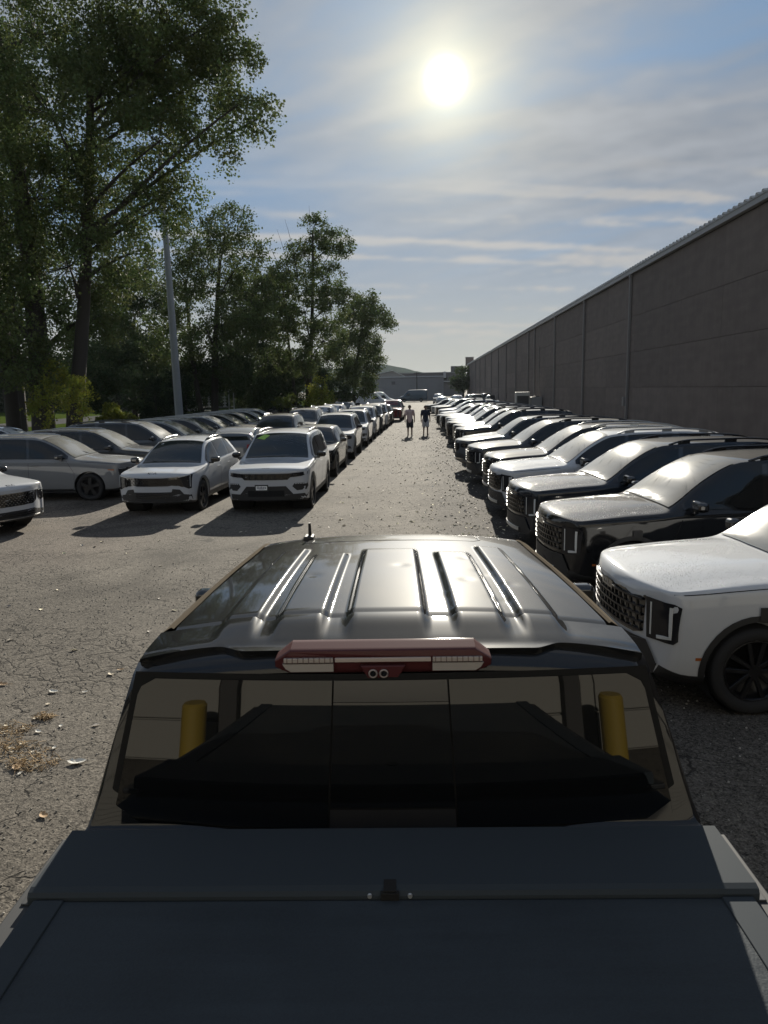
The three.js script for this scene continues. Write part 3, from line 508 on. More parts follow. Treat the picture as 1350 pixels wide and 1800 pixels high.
// ------------------------------------------------------------ ground
function asphaltTextures(size, metres) {
  const col = new Uint8Array(size * size * 4), bmp = new Uint8Array(size * size * 4);
  const CELL = 46, fx = [], fy = [];                      // crack network: edges of a warped cell pattern
  for (let i = 0; i < CELL * CELL; i++) { fx.push(rnd()); fy.push(rnd()); }
  const CB = 5, gx = [], gy = []; for (let i = 0; i < CB * CB; i++) { gx.push(rnd()); gy.push(rnd()); }
  const edge = (x, y, n, ax, ay) => {
    const xi = Math.floor(x), yi = Math.floor(y); let d1 = 9, d2 = 9;
    for (let b = -1; b <= 1; b++) for (let a = -1; a <= 1; a++) { const cx = xi + a, cy = yi + b, k = (((cy % n) + n) % n) * n + (((cx % n) + n) % n), dx = cx + ax[k] - x, dy = cy + ay[k] - y, d = Math.sqrt(dx * dx + dy * dy); if (d < d1) { d2 = d1; d1 = d; } else if (d < d2) d2 = d; }
    return d2 - d1;
  };
  for (let j = 0; j < size; j++) for (let i = 0; i < size; i++) {
    const u = i / size, v = j / size, k = (j * size + i) * 4;
    const wx = (fbm(u * 40, v * 40, 4, 40) - 0.5) * 1.5, wy = (fbm(u * 40 + 7, v * 40 + 3, 4, 40) - 0.5) * 1.5;
    const e1 = edge(u * CELL + wx, v * CELL + wy, CELL, fx, fy), e2 = edge(u * CB + wx * 0.22, v * CB + wy * 0.22, CB, gx, gy);
    const on = sstep(0.44, 0.58, fbm(u * 6 + 5, v * 6 + 9, 3, 6));
    const cr = Math.max((1 - sstep(0.03, 0.10, e1)) * on * 0.85, (1 - sstep(0.004, 0.013, e2)) * 0.9);
    const g1 = vnoise(u * size / 4, v * size / 4, size / 4), g2 = HASH[(i * 7 + j * 131 + ((i * j) & 255) * 17) & 65535], g3 = HASH[((i >> 1) * 53 + (j >> 1) * 977 + (((i >> 1) * (j >> 1)) & 127) * 29) & 65535];
    const stone = 0.34 * g1 + 0.30 * g3 + 0.24 * g2 + 0.12 * vnoise(u * 240, v * 240, 240), patch = fbm(u * 8, v * 8, 4, 8);
    let a = 0.60 + 1.5 * (stone - 0.5) + 0.34 * (patch - 0.5) + (g3 > 0.93 ? 0.30 * g1 : 0) - (g3 < 0.06 ? 0.16 : 0); a *= 1 - 0.74 * cr;
    a = clamp(a, 0.08, 1.25);
    const q = (c) => clamp(Math.pow(clamp(c * a), 1 / 2.2), 0, 1) * 255;
    col[k] = q(0.184); col[k + 1] = q(0.164); col[k + 2] = q(0.137); col[k + 3] = 255;
    const h = clamp(0.5 + 0.45 * (stone - 0.5) * 1.6 + 0.15 * (patch - 0.5) - 0.75 * cr) * 255; bmp[k] = bmp[k + 1] = bmp[k + 2] = h; bmp[k + 3] = 255;
  }
  const mk2 = (d, srgb) => { const t = new THREE.DataTexture(d, size, size); t.wrapS = t.wrapT = THREE.RepeatWrapping; t.magFilter = THREE.LinearFilter; t.minFilter = THREE.LinearMipmapLinearFilter; t.generateMipmaps = true; if (srgb) t.colorSpace = THREE.SRGBColorSpace; t.repeat.set(1 / metres, 1 / metres); t.needsUpdate = true; return t; };
  return [mk2(col, true), mk2(bmp, false)];
}
reseed(77);
const [asphMap, asphBump] = asphaltTextures(2048, 9);
const asphalt = new THREE.MeshPhysicalMaterial({ map: asphMap, bumpMap: asphBump, bumpScale: 0.010, roughness: 0.92, specularIntensity: 0.22, vertexColors: true });
{
  const xs = [-1800, -700, -300, -150, -90, -60, -45], zs = [1200, 400, 150, 70, 40, 26];
  for (let x = -34; x <= 14; x += 0.4) xs.push(x); xs.push(18, 24, 40, 90, 200, 500, 1800);
  for (let z = 16; z >= -100; z -= 0.5) zs.push(z); for (let z = -106; z > -210; z -= 8) zs.push(z); zs.push(-260, -400, -800, -1500, -3200);
  const pos = [], uv = [], col = [], idx = [];
  for (const z of zs) for (const x of xs) {
    pos.push(x, 0, z); uv.push(x, z);
    const big = fbm(x * 0.22 + 40, z * 0.13 + 90, 4), fine = fbm(x * 1.1 + 7, z * 0.7 + 3, 4);
    let k = 1.0 + 0.5 * (big - 0.5) + 0.3 * (fine - 0.5);
    const edgeX = 0.25 + 0.35 * (fbm(z * 0.6 + 2, 5, 3) - 0.5);
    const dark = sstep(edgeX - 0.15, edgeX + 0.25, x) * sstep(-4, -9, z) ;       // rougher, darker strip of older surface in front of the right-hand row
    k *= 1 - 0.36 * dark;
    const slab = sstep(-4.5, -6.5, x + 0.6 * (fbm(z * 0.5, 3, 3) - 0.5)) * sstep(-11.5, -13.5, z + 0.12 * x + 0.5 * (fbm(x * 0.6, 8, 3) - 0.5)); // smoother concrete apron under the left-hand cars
    k = mix(k, 1.12 + 0.2 * (big - 0.5), slab);
    const near = sstep(-9, -1, z) * (1 - sstep(-1.5, 1, x)); k *= 1 - 0.10 * near * (0.5 + fbm(x * 0.5 + 2, z * 0.5 + 4, 3));
    const worn = Math.exp(-Math.pow((x + 0.6) / 0.9, 2)); k *= 1 + 0.20 * worn;  for (const tx of [-1.55, 0.05]) k *= 1 - 0.09 * Math.exp(-Math.pow((x - tx - 0.25 * (fbm(z * 0.15, 9, 2) - 0.5)) / 0.16, 2)) * sstep(-8, -14, z);
    k *= 1 - 0.35 * sstep(0.66, 0.76, fbm(x * 0.8 + 31, z * 0.8 + 12, 3));
    if (z < -10 && x > -1.6 && x < 0.2) for (const [a, b, c] of [[-27.5, -26, 0.8], [-34, -31.8, 0.82]]) if (z > b - 1.5 && z < b) k *= c + 0.1;
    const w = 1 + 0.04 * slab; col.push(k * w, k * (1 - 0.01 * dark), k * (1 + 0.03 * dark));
  }
  const nx = xs.length; for (let j = 0; j < zs.length - 1; j++) for (let i = 0; i < nx - 1; i++) { const a = j * nx + i; idx.push(a, a + 1, a + nx + 1, a, a + nx + 1, a + nx); }
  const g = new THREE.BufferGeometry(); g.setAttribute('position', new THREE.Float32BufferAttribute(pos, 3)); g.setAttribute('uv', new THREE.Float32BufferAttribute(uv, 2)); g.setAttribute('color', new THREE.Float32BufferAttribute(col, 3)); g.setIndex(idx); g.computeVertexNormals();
  struct('ground', g, asphalt);
}
// grass verge and the road beyond it on the left
const sheet = (x0, x1, z0, z1, y) => { const g = new THREE.PlaneGeometry(x1 - x0, z0 - z1, 40, 60).rotateX(-Math.PI / 2).translate((x0 + x1) / 2, y, (z0 + z1) / 2); return g; };
const dull = (r, g, b) => new THREE.MeshPhysicalMaterial({ color: C(r, g, b), roughness: 1, specularIntensity: 0 });
struct('verge', sheet(-120, -17.5, 20, -260, 0.03), dull(0.05, 0.07, 0.016));
struct('road', sheet(-44, -36, 20, -300, 0.036), dull(0.10, 0.098, 0.095));
// hill on the skyline
{
  const pos = [], idx = [], n = 160, m = 10;
  for (let i = 0; i <= n; i++) for (let j = 0; j <= m; j++) {
    const x = mix(-1500, 700, i / n), t = j / m; const prof = 30 * Math.exp(-Math.pow((x + 90) / 90, 2)) + 48 * Math.exp(-Math.pow((x + 420) / 300, 2)) + 10 * Math.exp(-Math.pow((x - 60) / 200, 2));
    const h = prof * (0.9 + 0.2 * fbm(x * 0.02 + 3, 5, 3)) + (t > 0.2 ? 5 * fbm(x * 0.12, j * 3, 3) : 0) + 3;
    pos.push(x, h * Math.sin(t * Math.PI / 2), -1400 - 260 * (t - 0.5));
  }
  for (let i = 0; i < n; i++) for (let j = 0; j < m; j++) { const a = i * (m + 1) + j; idx.push(a, a + m + 1, a + m + 2, a, a + m + 2, a + 1); }
  const g = new THREE.BufferGeometry(); g.setAttribute('position', new THREE.Float32BufferAttribute(pos, 3)); g.setIndex(idx); g.computeVertexNormals();
  struct('hill', g, dull(0.04, 0.058, 0.04));
}

// ------------------------------------------------------------ long warehouse on the right
const wallTex = (() => { const n = 512, d = new Uint8Array(n * n * 4); for (let j = 0; j < n; j++) for (let i = 0; i < n; i++) { const k = (j * n + i) * 4, v = clamp(0.80 + 0.12 * (fbm(i / 60, j / 60, 5) - 0.5) + 0.07 * (fbm(i / 9, j / 190 + 5, 4) - 0.5) + 0.03 * (HASH[(i * 131 + j * 17) & 65535] - 0.5)) * 255; d[k] = v; d[k + 1] = v * 0.995; d[k + 2] = v * 0.985; d[k + 3] = 255; } const t = new THREE.DataTexture(d, n, n); t.magFilter = THREE.LinearFilter; t.wrapS = t.wrapT = THREE.RepeatWrapping; t.colorSpace = THREE.SRGBColorSpace; t.needsUpdate = true; return t; })();
const wallTone = (k) => std(0.275 * k, 0.232 * k, 0.212 * k, 0.9, 0, { map: wallTex });
{
  const w = thing('warehouse', 'long windowless grey-brown warehouse wall along the right side of the lot', 'warehouse', 11, 0, 0);
  const Z0 = 12, Z1 = -202, Ht = 8.7;
  part('wall', box(0.5, Ht, Z0 - Z1, 0.36, Ht / 2, (Z0 + Z1) / 2), wallTone(0.7), w);
  reseed(5);
  const tones = [0.92, 0.97, 1.0, 1.04, 1.09].map(wallTone), bay = 5.85, levels = [[0, 2.66], [2.66, 4.5], [4.5, 6.35], [6.35, 8.5]], geos = levels.map(([a, b]) => box(0.1, b - a - 0.014, bay - 0.016, 0, (a + b) / 2, 0, 0));
  for (let z = Z0; z - bay >= Z1 - 2; z -= bay) levels.forEach((_, i) => { const q = part('panel', geos[i], tones[Math.floor(rr(0, 5))], w); q.position.set(0.06 + rr(-0.004, 0.004), 0, z - bay / 2); });
  const trim = std(0.30, 0.30, 0.30, 0.5), pipe = std(0.21, 0.20, 0.195, 0.6);
  part('gutter', [box(0.2, 0.2, Z0 - Z1, -0.06, Ht - 0.05, (Z0 + Z1) / 2), box(0.03, 0.05, Z0 - Z1, -0.17, Ht + 0.06, (Z0 + Z1) / 2)], trim, w);
  // corrugated roof sheets: their ribbed ends show above the gutter
  const ribs = []; for (let z = Z0; z > Z1; z -= 0.46) ribs.push([0, z]);
  const rib = new THREE.Shape([[-0.11, 0], [-0.06, 0.075], [0.06, 0.075], [0.11, 0]].map((p) => new THREE.Vector2(...p)));
  const rg = new THREE.ExtrudeGeometry(rib, { depth: 9, bevelEnabled: false }).rotateY(Math.PI / 2);
  const roof = part('roof', box(9, 0.08, Z0 - Z1, 4.4, 0, (Z0 + Z1) / 2), std(0.4, 0.4, 0.39, 0.5, 0.3), w); roof.position.y = Ht + 0.1; roof.rotation.z = 0.06;
  const rr1 = new THREE.InstancedMesh(rg, std(0.4, 0.4, 0.39, 0.5, 0.3), ribs.length); rr1.name = 'roof_rib'; rr1.userData.kind = 'stuff'; const m4 = new THREE.Matrix4();
  ribs.forEach(([, z], i) => rr1.setMatrixAt(i, m4.makeTranslation(-0.14, 0.045, z))); roof.add(rr1);
  // downpipes
  for (const z of [-41.4, -53, -64.7, -76.4, -81, -92, -103, -114, -126, -139, -152, -165, -178, -190]) {
    const d = part('downpipe', [box(0.13, Ht - 0.4, 0.17, -0.07, (Ht - 0.3) / 2 + 0.2, z, 0.02), box(0.16, 0.16, 0.24, -0.08, Ht - 0.22, z, 0.02)], pipe, w);
    const b = []; for (const y of [1.1, 3.0, 5.2, 7.4]) b.push(box(0.15, 0.05, 0.25, -0.06, y, z)); part('pipe_strap', b, pipe, d);
  }
  part('utility_box', [box(0.22, 0.5, 0.34, -0.1, 1.9, -41.75, 0.02), box(0.06, 1.6, 0.06, -0.05, 0.9, -41.75)], pipe, w);
  part('conduit', box(0.05, 6.5, 0.07, -0.03, 3.3, -73.5), pipe, w);
  const st = thing('roof_vent', 'small square vent box on the far end of the warehouse roof', 'roof vent', 11.6, 8.6, -199); part('box', box(2, 2.0, 2.4, 0, 1.0, 0, 0.05), wallTone(1), st); part('cap', box(2.2, 0.12, 2.6, 0, 2.06, 0), trim, st);
  const ac = thing('air_conditioner', 'pair-mounted cream air conditioner cabinet at the warehouse wall, nearer the lane', 'air conditioner', 9.2, 0, -72); part('cabinet', box(1.3, 2.2, 1.1, 0, 1.2, 0, 0.04), std(0.5, 0.49, 0.45, 0.6), ac); part('grille', box(1.1, 0.9, 0.03, 0, 1.5, 0.56), std(0.06, 0.06, 0.06, 0.6), ac);
  const ac2 = thing('air_conditioner', 'lower grey air conditioner cabinet standing right beside the cream one', 'air conditioner', 10.4, 0, -71.4); part('cabinet', box(1.0, 1.75, 1.0, 0, 0.95, 0, 0.04), std(0.3, 0.3, 0.29, 0.6), ac2); part('fan_cover', cyl(0.35, 0.35, 0.06, 0, 1.83, 0), std(0.05, 0.05, 0.05, 0.6), ac2);
}
// ------------------------------------------------------------ the black pickup in the foreground
const specTruck = {
  L: 6.2, R: 0.42, archR: 0.49, halfTrack: 1.0, axles: [0.95, 4.95], sweep: 0.15, tailSweep: 0.03,
  stations: [0, 0.012, 0.035, 0.08, 0.15, 0.3, 0.6, 0.95, 1.2, 1.33, 1.4, 1.46, 1.55, 1.7, 1.85, 2.0, 2.1, 2.18, 2.3, 2.6, 3.0, 3.4, 3.8, 3.95, 4.05, 4.12, 4.17, 4.2, 4.235, 4.27, 4.30, 4.34, 4.40, 4.44, 4.47, 4.6, 5.0, 5.4, 5.8, 6.1, 6.17, 6.19, 6.2],
  F: {
    w: curve([[0, 0.86], [0.05, 0.93], [0.2, 0.99], [0.6, 1.02], [2, 1.03], [3.4, 1.04], [4.1, 1.07], [4.36, 1.075], [4.46, 1.035], [6.0, 1.02], [6.2, 0.98]]),
    yb: curve([[0, 0.42], [0.4, 0.36], [5.5, 0.38], [6.2, 0.52]]),
    ysh: curve([[0, 1.0], [0.05, 1.08], [0.3, 1.13], [1.3, 1.22], [1.6, 1.27], [4.2, 1.33], [4.34, 1.34], [4.47, 1.385], [6.1, 1.385], [6.2, 1.35]]),
    yt: curve([[0, 1.04], [0.04, 1.13], [0.15, 1.18], [0.6, 1.25], [1.35, 1.33], [1.45, 1.37], [2.0, 1.82], [2.12, 1.89], [2.22, 1.921], [2.6, 1.943], [3.1, 1.95], [3.9, 1.934], [4.05, 1.925], [4.12, 1.914], [4.17, 1.89], [4.2, 1.85], [4.30, 1.36], [4.34, 1.32], [4.44, 1.38], [4.47, 1.41], [6.17, 1.41], [6.2, 1.37]]),
    yr: (s) => Math.max(specTruck.F.yt(s) - specTruck.cr(s), specTruck.F.ysh(s) + 0.004),
    wr: curve([[0, 0.8], [0.3, 0.9], [1.4, 0.88], [1.55, 0.87], [2.1, 0.80], [2.3, 0.795], [3.9, 0.885], [4.17, 0.893], [4.2, 0.90], [4.25, 0.96], [4.3, 1.02], [4.36, 1.02], [4.47, 0.985], [6.2, 0.96]]),
    shoulder: 0.04, crownPow: 2.6,
  },
  cr: curve([[0, 0.02], [0.3, 0.05], [1.4, 0.06], [2.2, 0.055], [3.9, 0.055], [4.2, 0.05], [4.3, 0.01], [6.2, 0.008]]),
};
const TRUCK_YAW = 2.2;
{
  const S = new Shell(specTruck, false), F = specTruck.F, L = specTruck.L, X = (s) => L / 2 - s;
  const th = (90 + TRUCK_YAW) * D2R, t = thing('pickup_truck', 'black pickup truck in the foreground seen from behind over its covered bed', 'pickup truck', -0.175, 0, -3.50, th);
  const black = new THREE.MeshPhysicalMaterial({ color: C(0.010, 0.0108, 0.012), roughness: 0.45, metalness: 0, specularIntensity: 0.017, clearcoat: 1, clearcoatRoughness: 0.05 });
  const raw = S.geo.clone(); raw.deleteAttribute('uv'); part('body', cutArches(raw, specTruck), black, t);
  const plastic = std(0.016, 0.0175, 0.02, 0.6), cover = new THREE.MeshPhysicalMaterial({ color: C(0.034, 0.042, 0.050), roughness: 0.7, specularIntensity: 0.2 }), strip = new THREE.MeshPhysicalMaterial({ color: C(0.13, 0.11, 0.085), roughness: 1, specularIntensity: 0 });
  const liner = []; for (const ax of specTruck.axles) for (const q of [1, -1]) liner.push(lathedArch(0.478, 0.42).translate(X(ax), 0.43, q * 0.77), new THREE.CircleGeometry(0.478, 24).translate(X(ax), 0.43, q * 0.6));
  part('wheel_liner', liner, M.seam, t).userData.kind = 'stuff';
  // roof skin with its pressed ribs
  const ribs = [[-0.15, 0.13], [-0.42, -0.25], [0.25, 0.42], [-0.63, -0.50], [0.50, 0.63]];
  const roofY = (s, z) => { const wr = F.wr(s), yr = F.yr(s), k = Math.abs(z) / wr; return yr + (F.yt(s) - yr) * (1 - Math.pow(clamp(k), 2.6)); };
  const ribH = (s, z) => { let h = 0; const k = 0.83 / 0.83 * (F.wr(3.9) / F.wr(s)); const u = z * k; for (const [a, b] of ribs) { const c = (a + b) / 2, hw = (b - a) / 2, s0 = Math.abs(c) < 0.1 ? 2.72 : Math.abs(c) < 0.4 ? 2.80 : 2.62; h = Math.max(h, sstep(hw + 0.022, hw - 0.012, Math.abs(u - c)) * sstep(s0, s0 + 0.12, s)); } return h * 0.02; };
  const skin = (s0, s1, ns, nz, off, zin, extra) => {
    const pos = [], idx = [];
    for (let i = 0; i <= ns; i++) { const s = mix(s0, s1, i / ns), wz = F.wr(s) - zin; for (let j = 0; j <= nz; j++) { const z = mix(-wz, wz, j / nz); pos.push(X(s), roofY(s, z) + off + extra(s, z), z); } }
    for (let i = 0; i < ns; i++) for (let j = 0; j < nz; j++) { const a = i * (nz + 1) + j; idx.push(a, a + 1, a + nz + 2, a, a + nz + 2, a + nz + 1); }
    const g = new THREE.BufferGeometry(); g.setAttribute('position', new THREE.Float32BufferAttribute(pos, 3)); g.setIndex(idx); g.computeVertexNormals(); return g;
  };
  const dents = [[3.45, 0.33], [3.3, 0.42], [3.62, 0.2], [3.2, 0.05], [3.5, 0.52], [3.05, 0.36], [3.7, 0.45], [3.35, -0.35]];
  const dent = (s, z) => { let d = 0; for (const [a, b] of dents) d -= 0.0022 * Math.exp(-((s - a) ** 2 + (z - b) ** 2) / 0.0011); return d + 0.0012 * (fbm(s * 3, z * 3, 2) - 0.5); };
  const roof = part('roof_skin', skin(2.2, 3.878, 110, 240, 0.012, 0.055, (s, z) => ribH(s, z) + dent(s, z) - 0.006 * sstep(3.84, 3.878, s)), black, t);
  part('roof_crease', [S.line('top', [[2.24, -0.5], [2.42, -0.5], [2.47, -0.46], [2.47, 0.46], [2.42, 0.5], [2.24, 0.5]], 0.014, 0.0125, 1, 0.004)], black, roof);
  part('roof_seam', [S.line('top', [[3.889, -0.87], [3.889, 0.87]], 0.05, 0.005)], M.seam, t);
  for (const q of [1, -1]) {
    part('roof_channel_strip', S.line('top', [[2.16, q * (F.wr(2.16) - 0.03)], [2.6, q * (F.wr(2.6) - 0.03)], [3.2, q * (F.wr(3.2) - 0.03)], [3.87, q * (F.wr(3.87) - 0.03)]], 0.048, 0.006, 1, 0.01), strip, t);
  }
  // spoiler at the back edge of the roof
  {
    const drop = (s) => -0.012 * sstep(4.0, 4.16, s);
    const edge = (z) => 4.165 - 0.05 * sstep(0.50, 0.60, Math.abs(z)) * 1 + 0.03 * sstep(0.62, 0.9, Math.abs(z));
    const nz = 120, ns = 14, pos = [], idx = [];
    for (let i = 0; i <= ns; i++) for (let j = 0; j <= nz; j++) {
      const u = mix(-1, 1, j / nz), w = F.wr(4.0) - 0.012, z = u * w, s = mix(3.900, edge(z), i / ns), y = mix(roofY(Math.min(s, 4.12), z * 0.985), F.yt(Math.min(s, 4.12)) - 0.012 - 0.034 * Math.abs(u) ** 6, sstep(3.92, 4.14, s)) + 0.014 + ribH(3.9, z) * (1 - sstep(3.9, 4.12, s)) * 1 + 0.012 * sstep(4.0, 4.15, s) + drop(s);
      pos.push(X(s), y, z);
    }
    for (let j = 0; j <= nz; j++) { const k = ns * (nz + 1) + j; pos.push(pos[k * 3] + 0.014, pos[k * 3 + 1] - 0.042, pos[k * 3 + 2]); }
    for (let j = 0; j <= nz; j++) { const k = ns * (nz + 1) + j; pos.push(pos[k * 3] + 0.10, pos[k * 3 + 1] - 0.050, pos[k * 3 + 2]); }
    for (let i = 0; i < ns + 2; i++) for (let j = 0; j < nz; j++) { const a = i * (nz + 1) + j; idx.push(a, a + 1, a + nz + 2, a, a + nz + 2, a + nz + 1); }
    let g = new THREE.BufferGeometry(); g.setAttribute('position', new THREE.Float32BufferAttribute(pos, 3)); g.setIndex(idx); g = toCreasedNormals(g, 0.6);
    part('roof_spoiler', g, black, t);
  }
  // high brake lamp with cargo lights and cameras
  {
    const red = new THREE.MeshPhysicalMaterial({ color: C(0.060, 0.017, 0.019), roughness: 0.8, specularIntensity: 0.1, clearcoat: 0.35, clearcoatRoughness: 0.08 });
    const clear = std(0.27, 0.25, 0.235, 0.25), b = new THREE.Group(); b.name = 'brake_light'; b.position.set(X(4.165), 1.906, -0.02); t.add(b);
    const hw = 0.358, prof = [[-hw, 0.004], [-hw + 0.05, 0.038], [hw - 0.05, 0.038], [hw, 0.004], [hw, -0.016], [hw - 0.045, -0.040], [-hw + 0.045, -0.040], [-hw, -0.016]];
    const sh = new THREE.Shape(prof.map((p) => new THREE.Vector2(...p)));
    const g = new THREE.ExtrudeGeometry(sh, { depth: 0.075, bevelEnabled: true, bevelSize: 0.004, bevelThickness: 0.004, bevelSegments: 2, steps: 4 }), P = g.attributes.position;
    for (let i = 0; i < P.count; i++) { const z = P.getX(i), y = P.getY(i), d = P.getZ(i); const up = y > 0.0 ? clamp(y / 0.038) : 0; P.setXYZ(i, -0.085 + d + (y < 0 ? 0.012 * clamp(-y / 0.04) : 0), y + up * 0.012 * (d / 0.075) - up * 0.004, z); }
    g.computeVertexNormals(); part('lamp_housing', toCreasedNormals(g, 0.5), red, b);
    const fx = -0.094;
    for (const q of [1, -1]) {
      part('cargo_lamp', [box(0.012, 0.016, 0.165, fx, 0.008, q * 0.248, 0.003)], std(0.30, 0.27, 0.25, 0.3), b);
      const s2 = new THREE.Shape([[q * 0.165, -0.004], [q * 0.335, -0.004], [q * 0.325, -0.020], [q * 0.308, -0.031], [q * 0.165, -0.031]].map((p) => new THREE.Vector2(...p)));
      part('reverse_lamp', new THREE.ExtrudeGeometry(s2, { depth: 0.012, bevelEnabled: false }).rotateY(-Math.PI / 2).translate(fx + 0.008, 0, 0), clear, b);
      const dv = []; for (let k = 0; k < 9; k++) dv.push(box(0.016, 0.018, 0.003, fx, 0.008, q * (0.175 + k * 0.018))); part('lamp_dividers', dv, std(0.12, 0.08, 0.08, 0.4), b).userData.kind = 'stuff';
    }
    part('light_bar', box(0.01, 0.015, 0.32, fx, 0.008, 0, 0.003), std(0.34, 0.29, 0.27, 0.35), b);
    const tb = new THREE.Shape([[-0.07, -0.012], [0.07, -0.012], [0.045, -0.056], [-0.045, -0.056]].map((p) => new THREE.Vector2(...p)));
    part('camera_tab', new THREE.ExtrudeGeometry(tb, { depth: 0.05, bevelEnabled: true, bevelSize: 0.004, bevelThickness: 0.004, bevelSegments: 1 }).rotateY(-Math.PI / 2).translate(-0.055, 0, 0), red, b);
    for (const z of [-0.033, 0.003]) { part('camera_ring', new THREE.TorusGeometry(0.0125, 0.0035, 8, 20).rotateY(Math.PI / 2).translate(-0.112, -0.034, z), std(0.25, 0.22, 0.22, 0.3, 0.5), b); part('camera_lens', new THREE.CylinderGeometry(0.009, 0.009, 0.012, 16).rotateZ(Math.PI / 2).translate(-0.110, -0.034, z), M.gloss, b); }
  }
  // rear window: three panes with a sliding middle
  {
    const glass = new THREE.MeshPhysicalMaterial({ color: C(0.004, 0.0045, 0.005), roughness: 0.015, ior: 1.56 });
    const frameM = std(0.002, 0.002, 0.002, 0.95);
    const y0 = 1.335, y1 = 1.85, base = 4.325, tilt = 0.062;
    const sAt = (y, z) => base - (y - y0) / (y1 - y0) * tilt + 0.012 - (0.045 + 0.006 * (y - y0) / (y1 - y0)) * (z / 0.9) ** 2;
    const half = (y) => mix(0.985, 0.862, (y - y0) / (y1 - y0));
    const pane = (f0, f1, ya, yb, off, n = 30, m = 16, round = 0) => { // f: fraction of the half width
      const pos = [], idx = [];
      for (let i = 0; i <= m; i++) { const v = i / m; for (let j = 0; j <= n; j++) { const y = mix(ya, yb, v); let a = f0, b = f1; if (round) { const r = Math.max(0, v - (1 - round)) / round, q = round * 0.5 * (1 - Math.sqrt(Math.max(0, 1 - r * r))); if (f0 < -0.9) a += q; if (f1 > 0.9) b -= q; } const z = mix(a, b, j / n) * half(y); pos.push(X(sAt(y, z) + off), y, z); } }
      for (let i = 0; i < m; i++) for (let j = 0; j < n; j++) { const q = i * (n + 1) + j; idx.push(q, q + 1, q + n + 2, q, q + n + 2, q + n + 1); }
      const g = new THREE.BufferGeometry(); g.setAttribute('position', new THREE.Float32BufferAttribute(pos, 3)); g.setIndex(idx); g.computeVertexNormals(); return g;
    };
    const rw = new THREE.Group(); rw.name = 'rear_window'; t.add(rw);
    part('window_frame', pane(-1.005, 1.005, y0 - 0.02, y1 + 0.02, 0, 40, 16), frameM, rw);
    const c0 = -0.215, c1 = 0.225;
    part('side_pane', pane(-0.978, c0 - 0.004, y0 + 0.02, y1, 0.006, 30, 18, 0.12), glass, rw);
    part('side_pane', pane(c1 + 0.004, 0.978, y0 + 0.02, y1, 0.006, 30, 18, 0.12), glass, rw);
    part('sliding_pane', pane(c0 + 0.003, c1 - 0.003, y0 + 0.085, y1 - 0.075, 0.004, 12, 12), glass, rw);
    each('slider_frame', [pane(c0 + 0.003, c1 - 0.003, y1 - 0.072, y1, 0.007, 12, 4), pane(c0 + 0.003, c1 - 0.003, y0 + 0.02, y0 + 0.082, 0.008, 12, 4)], new THREE.MeshPhysicalMaterial({ color: C(0.02, 0.019, 0.019), roughness: 0.35, clearcoat: 0.6, clearcoatRoughness: 0.2 }), rw);
  }
  // bed: roll-up cover, its housing, rails and caps
  {
    const zc = 1.0;
    const sd = new Uint8Array(512 * 512 * 4); for (let j = 0; j < 512; j++) for (let i = 0; i < 512; i++) { const k = (j * 512 + i) * 4, v = clamp(0.5 + 0.16 * (fbm(i / 9, j / 90, 4) - 0.5) + 0.12 * (HASH[(i * 31 + j * 977) & 65535] - 0.5) + 0.22 * (fbm(i / 130 + 7, j / 60, 4) - 0.5)) * 255; sd[k] = sd[k + 1] = sd[k + 2] = v; sd[k + 3] = 255; }
    const st = new THREE.DataTexture(sd, 512, 512); st.magFilter = THREE.LinearFilter; st.wrapS = st.wrapT = THREE.RepeatWrapping; st.needsUpdate = true;
    const sheetMat = new THREE.MeshPhysicalMaterial({ color: C(0.058, 0.073, 0.088), map: st, specularIntensity: 0.25, roughnessMap: st, roughness: 1, bumpMap: st, bumpScale: 0.004 });
    const bed = new THREE.Group(); bed.name = 'bed_cover'; t.add(bed);
    const hp = [[4.485, 1.40], [4.485, 1.444], [4.493, 1.452], [4.76, 1.452], [4.778, 1.447], [4.785, 1.436], [4.785, 1.40]];
    const sh = new THREE.Shape(hp.map(([s, y]) => new THREE.Vector2(X(s), y)));
    part('cover_housing', new THREE.ExtrudeGeometry(sh, { depth: 2 * zc, bevelEnabled: false, steps: 8 }).translate(0, 0, -zc), cover, bed);
    part('latch_notch', [box(0.014, 0.024, 0.05, X(4.787), 1.437, 0.0, 0.002), box(0.05, 0.003, 0.034, X(4.765), 1.4525, 0)], M.seam, bed);
    for (const z of [-0.055, 0.055]) part('screw', new THREE.CylinderGeometry(0.006, 0.007, 0.006, 10).rotateZ(Math.PI / 2).translate(X(4.787), 1.437, z), M.satin, bed);
    part('cover_sheet', box(1.36, 0.02, 1.80, X(5.47), 1.418, 0, 0.003), sheetMat, bed);
    for (const q of [1, -1]) {
      part('cover_rail', [box(1.36, 0.026, 0.085, X(5.47), 1.421, q * 0.938, 0.004)], cover, bed);
      const cap = part('bed_rail_cap', [box(1.70, 0.02, 0.075, X(5.325), 1.402, q * 1.005, 0.006)], plastic, t);
      const pk = []; for (const s of [4.60, 4.74, 5.0, 5.35, 5.8]) pk.push(box(0.09, 0.006, 0.042, X(s), 1.414, q * 1.0, 0.003)); each('stake_pocket_cover', pk, std(0.03, 0.032, 0.035, 0.5), cap);
    }
  }
  // sides, nose and running gear
  const sw = (a, b) => { const P = []; for (let i = 0; i <= 6; i++) P.push([mix(a, b, i / 6), F.ysh(mix(a, b, i / 6)) + 0.025]); for (let i = 6; i >= 0; i--) { const s = mix(a, b, i / 6); P.push([s, Math.max(F.ysh(s) + 0.05, F.yr(s) - 0.05)]); } return P; };
  for (const q of [1, -1]) { part('side_window', S.patch('side', sw(1.72, 2.82), 0.006, q), M.glass, t); part('side_window', S.patch('side', sw(2.92, 3.95), 0.006, q), M.glass, t); }
